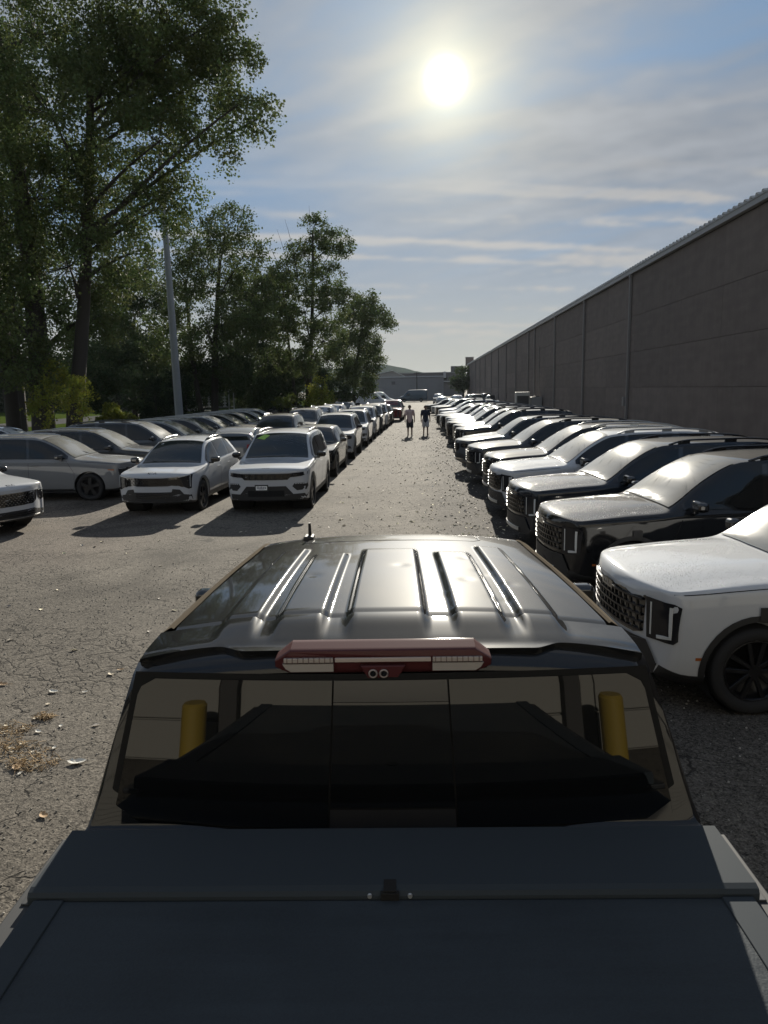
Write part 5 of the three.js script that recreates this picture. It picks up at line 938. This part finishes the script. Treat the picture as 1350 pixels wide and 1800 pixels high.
tree('slender_tree', 'slender tree with bare twigs poking out of its thin crown', 'tree', TREES, [-11.3, -70], [[0, 0, 17.2, 0.26, 1.2], [-0.8, 0, 13, 0.18, -1.0]], blobsC, { seed: 105, col: GREEN, clumps: 11, per: 8, leaf: 0.17, rad: 0.40, leaves: 10, spread: 0.55,
  bare: [[[-12, 11, -70], [-14.6, 16.8, -70.4], 0.06], [[-12, 11.5, -70], [-13.4, 17.4, -70.2], 0.05], [[-11.6, 12.5, -70], [-12.6, 18.2, -70], 0.05], [[-10.6, 14, -70], [-10.4, 19.4, -70.3], 0.045], [[-12.4, 9.8, -70], [-15.6, 14.2, -69.6], 0.05], [[-9.6, 13.4, -70], [-7.2, 17.2, -70.2], 0.04]] });
tree('broadleaf_tree', 'dense middle-height tree between the pole tree and the slender tree', 'tree', TREES, [-16.6, -76], [[0, 0, 11, 0.28, 0.4]], blobsC2, { seed: 106, col: DARKG, clumps: 9, per: 12, leaf: 0.20, rad: 0.45, leaves: 11, spread: 0.7 });
tree('broadleaf_tree', 'farthest tree of the left row, leaning its crown over towards the lane', 'tree', TREES, [-9.0, -92], [[0, 0, 11.2, 0.26, 1.6], [-0.5, 0.4, 9, 0.2, -0.4]], blobsD, { seed: 107, col: GREEN, clumps: 10, per: 10, leaf: 0.2, rad: 0.45, leaves: 10, spread: 0.6 });
const UND = 'dark bushes under the left trees';
[['dark bush below the low spreading tree, left of the light pole', [[-24.3,4.7,-57.6,2.44],[-20.6,3.1,-54.8,1.9],[-26.2,3.0,-56.4,1.73]]], ['dark bush behind the metal rack', [[-19.9,4.0,-63.4,2.19],[-16.7,4.2,-62.8,2.17]]], ['dark bush below the slender tree', [[-16.7,3.0,-70.9,2.18],[-13.9,2.2,-70.5,1.95]]], ['dark bush at the foot of the farthest left tree', [[-13.6,3.9,-85.8,2.64],[-10.1,1.9,-83.5,1.8]]]].forEach(([l, b], i) => tree('bush', l, 'bush', UND, [b[0][0], b[0][2]], [[0, 0, 2.2, 0.1, 0.2], [0.3, 0.2, 1.8, 0.08, 0.8]], b, { seed: 120 + i, col: DARKG, clumps: 10, per: 12, leaf: 0.19, rad: 0.42, leaves: 11, stem: true, twigs: false }));
tree('shrub', 'sunlit yellow-green shrub at the foot of the huge cottonwood', 'shrub', null, [-15.5, -31], [[0, 0, 2.6, 0.06, 0.3], [-0.3, 0.2, 2.2, 0.05, -0.4]], [[-15.9,3.7,-31.9,0.64],[-14.8,2.9,-30.6,0.71],[-15.9,2.7,-31.3,0.82],[-14.6,2.2,-30.2,0.56],[-15.8,2.1,-30.0,0.6]], { seed: 131, col: YEL, tr: 0.45, clumps: 26, per: 7, leaf: 0.10, rad: 0.2, leaves: 9, spread: 0.28, stem: true });
tree('weed', 'tall leafy weed sticking up behind the side-on vans', 'weed', null, [-15.4, -36], [[0, 0, 1.6, 0.03, 0.1]], [[-15.5,2.1,-36.0,0.25],[-14.9,1.8,-35.0,0.32],[-15.9,1.4,-36.4,0.42],[-15.1,1.5,-36.9,0.31]], { seed: 132, col: YEL, tr: 0.5, clumps: 150, per: 9, leaf: 0.11, rad: 0.15, leaves: 9, spread: 0.18, stem: true });
tree('sapling', 'bright green upright sapling in front of the dark trees', 'sapling', null, [-9.4, -66.4], [[0, 0, 3.6, 0.06, 0.2]], [[-9.2,3.7,-65.8,0.51],[-9.6,2.9,-66.9,0.82],[-9.1,2.1,-66.6,0.92],[-9.9,2.0,-66.2,0.81]], { seed: 133, col: YEL, tr: 0.4, clumps: 22, per: 7, leaf: 0.13, rad: 0.26, leaves: 9, spread: 0.34, stem: true });
tree('shrub', 'low rounded green shrub left of the bright sapling', 'shrub', null, [-12.1, -64.4], [[0, 0, 1.5, 0.05, 0.1]], [[-12.6,1.8,-63.8,0.49],[-11.8,1.9,-64.7,0.6],[-12.1,1.5,-64.9,0.6]], { seed: 134, col: [0.10, 0.13, 0.03], tr: 0.4, clumps: 24, per: 6, leaf: 0.12, rad: 0.22, leaves: 9, spread: 0.28, stem: true });
for (const [x, z, h, l] of [[-19.1, -52, 3.9, 'dark pointed cedar, left of the light pole foot'], [-17.9, -52.4, 4.5, 'tallest dark pointed cedar, at the foot of the light pole'], [-16.9, -52, 3.9, 'dark pointed cedar, right of the light pole foot'], [-21.4, -57, 3.6, 'dark pointed cedar in front of the low spreading tree']]) {
  const b = []; for (let i = 0; i < 7; i++) b.push([x, 0.5 + i * h / 7.6, z, 0.95 * (1 - i / 7.6) + 0.12]);
  tree('cedar', l, 'cedar', 'pointed cedars round the light pole', [x, z], [[0, 0, h * 0.9, 0.1, 0]], b, { seed: 140 + Math.round(h * 10), col: [0.022, 0.035, 0.018], tr: 0.1, clumps: 18, per: 9, leaf: 0.10, rad: 0.2, leaves: 12, spread: 0.26, twigs: false });
}
// a far belt of trees closing the view on the left and behind the warehouse
{
  reseed(200); const cl = leafClump(16, 1.1, 0.8), N = 16000, m = new THREE.InstancedMesh(cl, leafMat(0.04, 0.056, 0.024, 0.15), N), q = new THREE.Object3D(), c = new THREE.Color(); m.name = 'distant_wood'; m.userData.kind = 'stuff';
  for (let i = 0; i < N; i++) { const x = rr(-150, -30), z = -125 - rr(0, 30) - 0.25 * (x + 30) * 0, h = 4.5 + 4 * fbm(x * 0.09, 3, 3) + (x < -60 ? 2 : 0); q.position.set(x, rr(0.4, h), z); q.rotation.set(rr(0, 6), rr(0, 6), rr(0, 6)); q.scale.setScalar(rr(0.8, 1.4)); q.updateMatrix(); m.setMatrixAt(i, q.matrix); const w = rr(0.7, 1.3); m.setColorAt(i, c.setRGB(w, w, w)); }
  scene.add(m);
}
tree('broadleaf_tree', 'dark round tree at the far corner of the warehouse', 'tree', null, [9.5, -190], [[0, 0, 5, 0.25, 0]], [[9.5, 5.2, -190, 2.6], [8.2, 3.6, -189, 2.0], [10.8, 3.8, -189, 2.0]], { seed: 150, col: DARKG, clumps: 5, per: 8, leaf: 0.35, rad: 0.7, leaves: 10, spread: 0.9 });

// ------------------------------------------------------------ pole, rack, far buildings and vehicles
{
  const steel = std(0.26, 0.275, 0.29, 0.55, 0.3);
  const p = thing('light_pole', 'tall grey steel light pole rising through the left trees', 'light pole', -16.1, 0, -48);
  part('shaft', cyl(0.27, 0.15, 17.5, 0, 0.4, 0, 18), steel, p); part('base', [cyl(0.5, 0.5, 0.42, 0, 0, 0, 20), box(0.7, 0.05, 0.7, 0, 0.43, 0)], std(0.35, 0.34, 0.33, 0.9), p);
  part('hand_hole_cover', box(0.03, 0.3, 0.16, 0.27, 1.2, 0, 0.01), steel, p);
  part('lamp_arm', box(3, 0.12, 0.12, 0, 17.9, 0, 0.02), steel, p); for (const q of [-1.2, 1.2]) part('floodlight', box(0.7, 0.35, 0.5, q, 17.6, 0.2, 0.05), steel, p);
  p.rotation.z = 0.012;
}
{
  const m = std(0.48, 0.49, 0.5, 0.6, 0.2), r = thing('storage_rack', 'grey metal pipe-frame rack in front of the dark bushes', 'rack', -18.8, 0, -66);
  for (const [x, z] of [[-1.8, 0.5], [1.8, 0.5], [1.1, -0.5], [-1.8, -0.5]]) part('post', box(0.09, 3.0, 0.09, x, 1.5, z, 0.01), m, r);
  part('top_rail', [box(3.7, 0.09, 0.09, 0, 3.0, 0.5), box(3.0, 0.08, 0.08, -0.3, 3.0, -0.5)], m, r); part('shelf', box(3.4, 0.08, 0.9, -0.2, 1.5, 0), std(0.2, 0.2, 0.2, 0.7), r);
  reseed(33);
  for (let k = 0; k < 4; k++) { const b = thing('insulator_stack', ['leftmost', 'second', 'third', 'rightmost'][k] + ' stack of pale ribbed pieces on the metal rack', 'insulator stack', -20.1 + k * 0.72, 1.54, -66, 0, 'stacks on the metal rack'); for (let i = 0; i < 4; i++) part('disc', cyl(0.16, 0.12, 0.10, 0, i * 0.26, 0, 12), std(0.55, 0.55, 0.55, 0.3), b); part('core', cyl(0.06, 0.06, 0.95, 0, 0, 0, 8), m, b); }
  for (let k = 0; k < 2; k++) { const b = thing('crate', ['left', 'right'][k] + ' grey crate under the shelf of the metal rack', 'crate', -19.7 + k * 1.5, 0, -65.9, 0, 'crates under the metal rack'); part('crate_body', box(1.3, 1.2, 0.8, 0, 0.62, 0, 0.03), std(0.26, 0.25, 0.24, 0.8), b); for (const y of [0.3, 0.62, 0.94]) part('slat', box(1.32, 0.1, 0.83, 0, y, 0), std(0.32, 0.31, 0.3, 0.8), b); }
}
{
  const b = thing('warehouse', 'long low grey warehouse closing the far end of the lot', 'warehouse', -5, 0, -185), w = std(0.30, 0.29, 0.285, 0.9);
  part('wall', box(18.5, 5.6, 24, 0.2, 2.8, -12, 0), w, b); part('coping', box(18.8, 0.25, 24.4, 0.2, 5.72, -12), std(0.5, 0.5, 0.5, 0.6), b);
  for (let k = 0; k < 6; k++) part('pilaster', box(0.18, 5.5, 0.12, -8.6 + k * 3.4, 2.75, 0.05), w, b);
  part('sign_panel', box(0.9, 0.7, 0.08, -2.9, 4.3, 0.06), std(0.16, 0.15, 0.15, 0.8), b);
}
{
  const b = thing('gabled_building', 'long building with a pale metal gable roof behind the far grey wall', 'building', -13, 0, -236), w = std(0.28, 0.27, 0.26, 0.9), rf = std(0.5, 0.52, 0.54, 0.4, 0.2);
  part('wall', box(14, 6.4, 20, 0, 3.2, -10), w, b);
  const gs = new THREE.Shape([[-7, 0], [7, 0], [2.6, 2.0]].map((p) => new THREE.Vector2(...p))); part('gable', new THREE.ExtrudeGeometry(gs, { depth: 20, bevelEnabled: false }).translate(0, 6.4, -20), w, b);
  const sl = box(9.9, 0.14, 20.6, 0, 0, 0); sl.rotateZ(Math.atan2(2.0, 9.6)); sl.translate(-2.3, 7.52, -10); const s2 = box(5.0, 0.14, 20.6, 0, 0, 0); s2.rotateZ(-Math.atan2(2.0, 4.4)); s2.translate(4.85, 7.5, -10); part('roof', [sl, s2], rf, b);
  for (let k = 0; k < 4; k++) part('window', box(1.2, 1.0, 0.1, -5 + k * 3, 4.6, 0.05), M.glass, b);
}
{
  const b = thing('flat_roofed_building', 'dark flat-roofed building on the skyline behind the far grey wall', 'building', 2, 0, -272), w = std(0.13, 0.125, 0.125, 0.9);
  part('wall', box(24, 8.2, 18, 0, 4.1, -9), w, b); part('parapet', box(24.4, 0.35, 18.4, 0, 8.35, -9), std(0.22, 0.22, 0.22, 0.8), b); part('chimney', box(0.9, 2.2, 0.9, 4.9, 7.6, 0.6), std(0.42, 0.42, 0.42, 0.8), b);
  part('penthouse', box(4.4, 2.2, 4, 9.6, 9.6, -6), w, b); for (let k = 0; k < 6; k++) part('window', box(1.8, 1.0, 0.1, -9.6 + k * 3.6, 6.2, 0.05), M.glass, b); for (let k = 0; k < 2; k++) part('awning', box(5, 0.2, 1.4, -2 + k * 8, 5.2, 0.7), rfPale(), b);
}
function rfPale() { return std(0.55, 0.55, 0.54, 0.5); }
{
  const wood = std(0.07, 0.06, 0.05, 0.95), p = thing('utility_pole', 'dark utility pole in front of the far grey warehouse', 'utility pole', -2.1, 0, -183); part('shaft', cyl(0.16, 0.11, 6.9, 0, 0, 0, 10), wood, p); part('crossarm', box(1.6, 0.12, 0.12, 0, 6.5, 0.1), wood, p); for (const x of [-0.7, 0, 0.7]) part('insulator', cyl(0.05, 0.04, 0.14, x, 6.56, 0.1, 8), std(0.3, 0.3, 0.32, 0.3), p);
}
function deliveryVan(label, colour, x, z, heading, tall) {
  const spec = { L: 6.1, R: 0.36, archR: 0.42, halfTrack: 0.98, axles: [1.0, 4.7], sweep: 0.12, stations: [0, 0.03, 0.1, 0.25, 0.5, 0.75, 0.9, 1.05, 1.3, 1.6, 1.8, 1.95, 2.2, 3, 4, 5, 5.9, 6.05, 6.1] };
  spec.F = { w: curve([[0, 0.8], [0.1, 0.92], [0.5, 1.0], [6, 1.0], [6.1, 0.97]]), yb: curve([[0, 0.35], [6.1, 0.4]]), ysh: curve([[0, 0.95], [0.1, 1.05], [0.9, 1.2], [6.1, 1.25]]), yt: curve([[0, 1.0], [0.1, 1.12], [0.85, 1.38], [1.7, tall - 0.25], [2.1, tall - 0.05], [3, tall], [5.95, tall], [6.1, tall - 0.12]]), wr: curve([[0, 0.7], [0.9, 0.85], [1.8, 0.82], [6.1, 0.84]]), shoulder: 0.02, crownPow: 3 };
  spec.F.yr = (s) => Math.max(spec.F.yt(s) - 0.07, spec.F.ysh(s) + 0.004);
  const S = new Shell(spec, true), g = thing('delivery_van', label, 'van', x, 0, z, heading * D2R + Math.PI / 2), F = spec.F;
  const raw = S.geo.clone(); part('body', raw, PAINT[colour], g);
  part('windshield', S.patch('top', [[0.98, 0.74], [1.7, 0.72], [1.7, -0.72], [0.98, -0.74]], 0.012), M.shieldGlass, g);
  for (const q of [1, -1]) { part('side_window', S.patch('side', [[1.35, 1.32], [2.25, 1.32], [2.25, 1.85], [1.75, 1.85]], 0.012, q), M.glass, g); part('door_gap', S.line('side', [[2.35, 1.9], [2.35, 0.5]], 0.03, 0.01, q), M.seam, g); }
  for (const q of S.both('front', rect(0.55, 0.82, 0.75, 0.98), 0.01)) part('headlight', q, M.lens, g); part('grille', S.patch('front', rect(-0.5, 0.5, 0.6, 0.95), 0.01), M.blackPlastic, g);
  part('wheel_arch_trim', spec.axles.flatMap((a) => S.both('side', archRing(spec, a, 0.05, 0.44, 0.42, 10), 0.012)), M.seam, g);
  const wg = wheelGeo(0.36, 0.24, 'five', true); for (const a of spec.axles) for (const q of [1, -1]) { const w = new THREE.Group(); w.name = 'wheel'; w.position.set(spec.L / 2 - a, 0.36, q * 0.9); if (q < 0) w.rotation.y = Math.PI; g.add(w); part('tyre', wg.tyre, M.tyre, w); part('rim', wg.rim, M.rimSilver, w); }
  return g;
}
deliveryVan('blue-grey panel van parked across the far end of the lane', 'bluegray', -2.6, -163, 88, 2.6);
deliveryVan('white panel van parked across beyond the far left cars', 'white', -9.0, -118, -86, 2.5);
deliveryVan('second white panel van just behind the first, at the far left', 'white', -8.2, -125, -86, 2.45);
{
  const s = thing('kiosk', 'low brown-roofed kiosk with two lit windows, far left behind the white vans', 'kiosk', -14.8, 0, -140), w = std(0.16, 0.13, 0.11, 0.9);
  part('wall', box(6, 2.3, 3, 0, 1.15, -1.5), w, s); part('roof', box(6.6, 0.3, 3.8, 0, 2.45, -1.5, 0.04), std(0.05, 0.045, 0.045, 0.8), s);
  for (const x of [0.3, 1.9]) part('lit_window', box(0.8, 0.8, 0.06, x, 1.5, 0.02), new THREE.MeshStandardMaterial({ color: C(0.3, 0.15, 0.06), emissive: C(1, 0.45, 0.15), emissiveIntensity: 0.16 }), s);
}
// ------------------------------------------------------------ building behind the photographer: it is seen in the pickup's rear window
{
  const b = thing('depot_building', 'cream corrugated depot building with a roller door, mirrored in the pickup rear window', 'building', 0, 0, 3.7), wm = std(0.25, 0.24, 0.215, 0.85);
  part('wall', box(34, 7, 0.4, 0, 3.5, 0.35), wm, b); reseed(8);
  for (let k = 0; k < 3; k++) { const x0 = [-4.5, 0.4, 5.2][k]; for (let i = 0; i < 9; i++) part('siding_board', box(k === 1 ? 5.7 : 3.3, 0.44, 0.06, x0 + (k === 1 ? 0.05 : 0), 0.25 + i * 0.47, 0.12 + rr(0, 0.006), 0.008), wm, b); }
  for (const x of [-2.62, 3.05, -6.4, 7.2]) part('door_post', box(0.3, 5.2, 0.24, x, 2.6, 0.02, 0.02), std(0.05, 0.047, 0.045, 0.8), b);
  part('parapet', box(34.4, 0.2, 0.7, 0, 7.1, 0.3), std(0.3, 0.3, 0.3, 0.6), b);
  const by = std(0.30, 0.21, 0.03, 0.6);
  for (const [x, l] of [[-2.95, 'yellow bollard mirrored in the left pane of the pickup rear window'], [3.42, 'yellow bollard mirrored in the right pane of the pickup rear window']]) { const p = thing('bollard', l, 'bollard', x, 0, 3.0, 0, 'yellow bollards before the depot'); part('post', cyl(0.19, 0.19, 0.80, 0, 0, 0, 28), by, p); part('cap', cyl(0.19, 0.16, 0.03, 0, 0.80, 0, 28), by, p); }
}
// ------------------------------------------------------------ litter on the ground
{
  reseed(400); const g = new THREE.BufferGeometry(); g.setAttribute('position', new THREE.Float32BufferAttribute([-0.5, 0, 0, 0, 0.12, 0.32, 0.5, 0.04, 0, -0.5, 0, 0, 0.5, 0.04, 0, 0.05, 0.16, -0.3], 3)); g.computeVertexNormals();
  const N = 2600, m = new THREE.InstancedMesh(g, std(0.62, 0.58, 0.48, 0.8), N), q = new THREE.Object3D(), c = new THREE.Color(); m.name = 'leaf_litter'; m.userData.kind = 'stuff'; m.userData.label = 'small dry leaves and chips scattered over the lane';
  for (let i = 0; i < N; i++) { const k = rnd(); let x, z; if (k < 0.6) { z = -10 - 70 * Math.pow(rnd(), 1.3); x = 0.9 + (rnd() + rnd() - 1) * 1.1; } else if (k < 0.975) { z = -8 - 60 * rnd(); x = rr(-2.6, 1.2); } else { z = rr(-15, -3); x = rr(-7, -1.3); } q.position.set(x, 0.004, z); q.rotation.set(rr(-0.3, 0.3), rr(0, 6.28), rr(-0.3, 0.3)); const s = rr(0.035, 0.11); q.scale.set(s, s * rr(0.6, 1.6), s); q.updateMatrix(); m.setMatrixAt(i, q.matrix); const w = rr(0.35, 1.5); c.setRGB(w, w * 0.96, w * rr(0.7, 1)); m.setColorAt(i, c); }
  scene.add(m);
  // gravel thrown about the rough strip
  const sg = new THREE.IcosahedronGeometry(1, 0), SN = 9000, sm = new THREE.InstancedMesh(sg, std(0.22, 0.21, 0.19, 0.9), SN); sm.name = 'gravel'; sm.userData.kind = 'stuff'; sm.userData.label = 'loose gravel on the worn asphalt';
  for (let i = 0; i < SN; i++) { const near = rnd() < 0.6; const z = near ? rr(-12, -1) : -10 - 45 * Math.pow(rnd(), 1.5), x = near ? (rnd() < 0.75 ? rr(-6.5, -1.1) : rr(1.0, 3.5)) : rr(-2.4, 1.8); q.position.set(x, 0.002, z); q.rotation.set(rr(0, 6), rr(0, 6), rr(0, 6)); const s = rr(0.003, 0.011); q.scale.set(s * rr(0.8, 1.4), s * 0.8, s); q.updateMatrix(); sm.setMatrixAt(i, q.matrix); const w = rr(0.5, 1.6); c.setRGB(w, w * 0.98, w * 0.94); sm.setColorAt(i, c); }
  scene.add(sm);
  // single leaves and dry tufts near the pickup
  const leafG = (s) => { const sh = new THREE.Shape(); sh.moveTo(0, -0.5 * s); sh.quadraticCurveTo(0.42 * s, -0.2 * s, 0.22 * s, 0.18 * s); sh.lineTo(0.3 * s, 0.3 * s); sh.lineTo(0.05 * s, 0.55 * s); sh.lineTo(-0.2 * s, 0.28 * s); sh.quadraticCurveTo(-0.45 * s, -0.1 * s, 0, -0.5 * s); const e = new THREE.ShapeGeometry(sh, 5); const t = new TessellateModifier(s * 0.2, 3).modify(e.toNonIndexed()); t.rotateX(-Math.PI / 2); const P = t.attributes.position; for (let i = 0; i < P.count; i++) P.setY(i, 0.35 * s * Math.pow(Math.abs(P.getX(i)) / (0.4 * s), 2) * 0.6 + 0.12 * s * Math.pow(P.getZ(i) / (0.5 * s), 2)); t.computeVertexNormals(); return t; };
  const dry = [std(0.50, 0.43, 0.32, 0.8), std(0.36, 0.24, 0.13, 0.8), std(0.6, 0.58, 0.52, 0.8)];
  const L = [[-3.21, -6.96, 0.1, 0, 0.6, "pale torn dry leaf left of the pickup roof corner"], [-3.16, -7.08, 0.07, 1, 2, "small tan leaf beside the pale torn leaf left of the pickup cab"], [-3.58, -6.51, 0.1, 2, 1.4, "pale narrow leaf left of the pickup cab, upper middle"], [-3.27, -6.51, 0.055, 2, 2.2, "tiny pale chip of leaf between the narrow leaf and the pickup cab"], [-3.49, -6.24, 0.06, 0, 3, "small tan leaf just below the pale narrow one"], [-2.71, -5.17, 0.14, 2, 1.8, "curled whitish leaf close to the pickup window pillar"], [-3.15, -5.79, 0.05, 2, 0.4, "small pale leaf midway along the left side of the pickup"], [-3.29, -5.68, 0.07, 2, 1.1, "thin pale leaf right of the dry grass tuft"], [-3.14, -5.09, 0.13, 1, 0.3, "reddish-brown leaf below the dry grass"], [-3.62, -5.8, 0.07, 0, 2.7, "tan leaf on the dry grass at the left edge"], [-2.6, -4.45, 0.09, 1, 0.9, "orange-brown leaf low down left of the pickup bed"], [-3.01, -5.4, 0.05, 2, 0.2, "small white leaf left of the pickup window"], [-4.18, -6.68, 0.11, 1, 1.5, "brown leaf at the left edge above the dry grass"], [-3.07, -5.0, 0.05, 2, 0, "white chip under the reddish-brown leaf"]];
  L.forEach(([x, z, s, k, turn, l]) => { const t = thing('fallen_leaf', l, 'leaf', x, 0.006, z, turn, 'dry leaves lying left of the pickup'); const a = part('blade', leafG(s), dry[k], t); part('stalk', tube([[0, 0.003, s * 0.5], [0.02 * s, 0.012, s * 0.75], [0.05 * s, 0.004, s * 0.95]], 0.0016, 4), dry[k], t); });
  const T = [[-3.57, -5.72, 0.2, "clump of dry brown grass at the left edge, topmost"], [-3.27, -5.31, 0.26, "biggest clump of dry brown grass and leaves at the left edge"], [-3.04, -5.13, 0.2, "clump of dry brown grass nearest to the pickup"], [-3.38, -5.96, 0.07, "small straw-coloured tuft above the dry grass clumps"], [-3.46, -5.45, 0.2, "clump of dry grass cut by the left edge of the picture"]];
  T.forEach(([x, z, r, l]) => { const t = thing('dry_grass', l, 'dry grass', x, 0, z, 0, 'dry grass and leaf debris in the cracks at the left edge'); const b = []; for (let i = 0; i < 90; i++) { const a = rr(0, 6.28), d = r * Math.sqrt(rnd()), px = Math.cos(a) * d, pz = Math.sin(a) * d * 0.6, ln = rr(0.03, 0.10); b.push(tube([[px, 0.002, pz], [px + rr(-0.5, 0.5) * ln, ln * rr(0.15, 0.5), pz + rr(-0.5, 0.5) * ln], [px + rr(-1, 1) * ln, ln * rr(0, 0.4), pz + rr(-1, 1) * ln]], rr(0.0012, 0.003), 3, 3)); } part('blades', b, std(0.30, 0.21, 0.11, 0.9), t); const lv = []; for (let i = 0; i < 7; i++) lv.push(leafG(rr(0.03, 0.06)).rotateY(rr(0, 6)).translate(rr(-r, r), 0.008, rr(-r, r) * 0.6)); part('debris', lv, dry[0], t); });
}
scene.fog = new THREE.FogExp2(0xc9d2dc, 0.0001);
renderer.render(scene, camera);
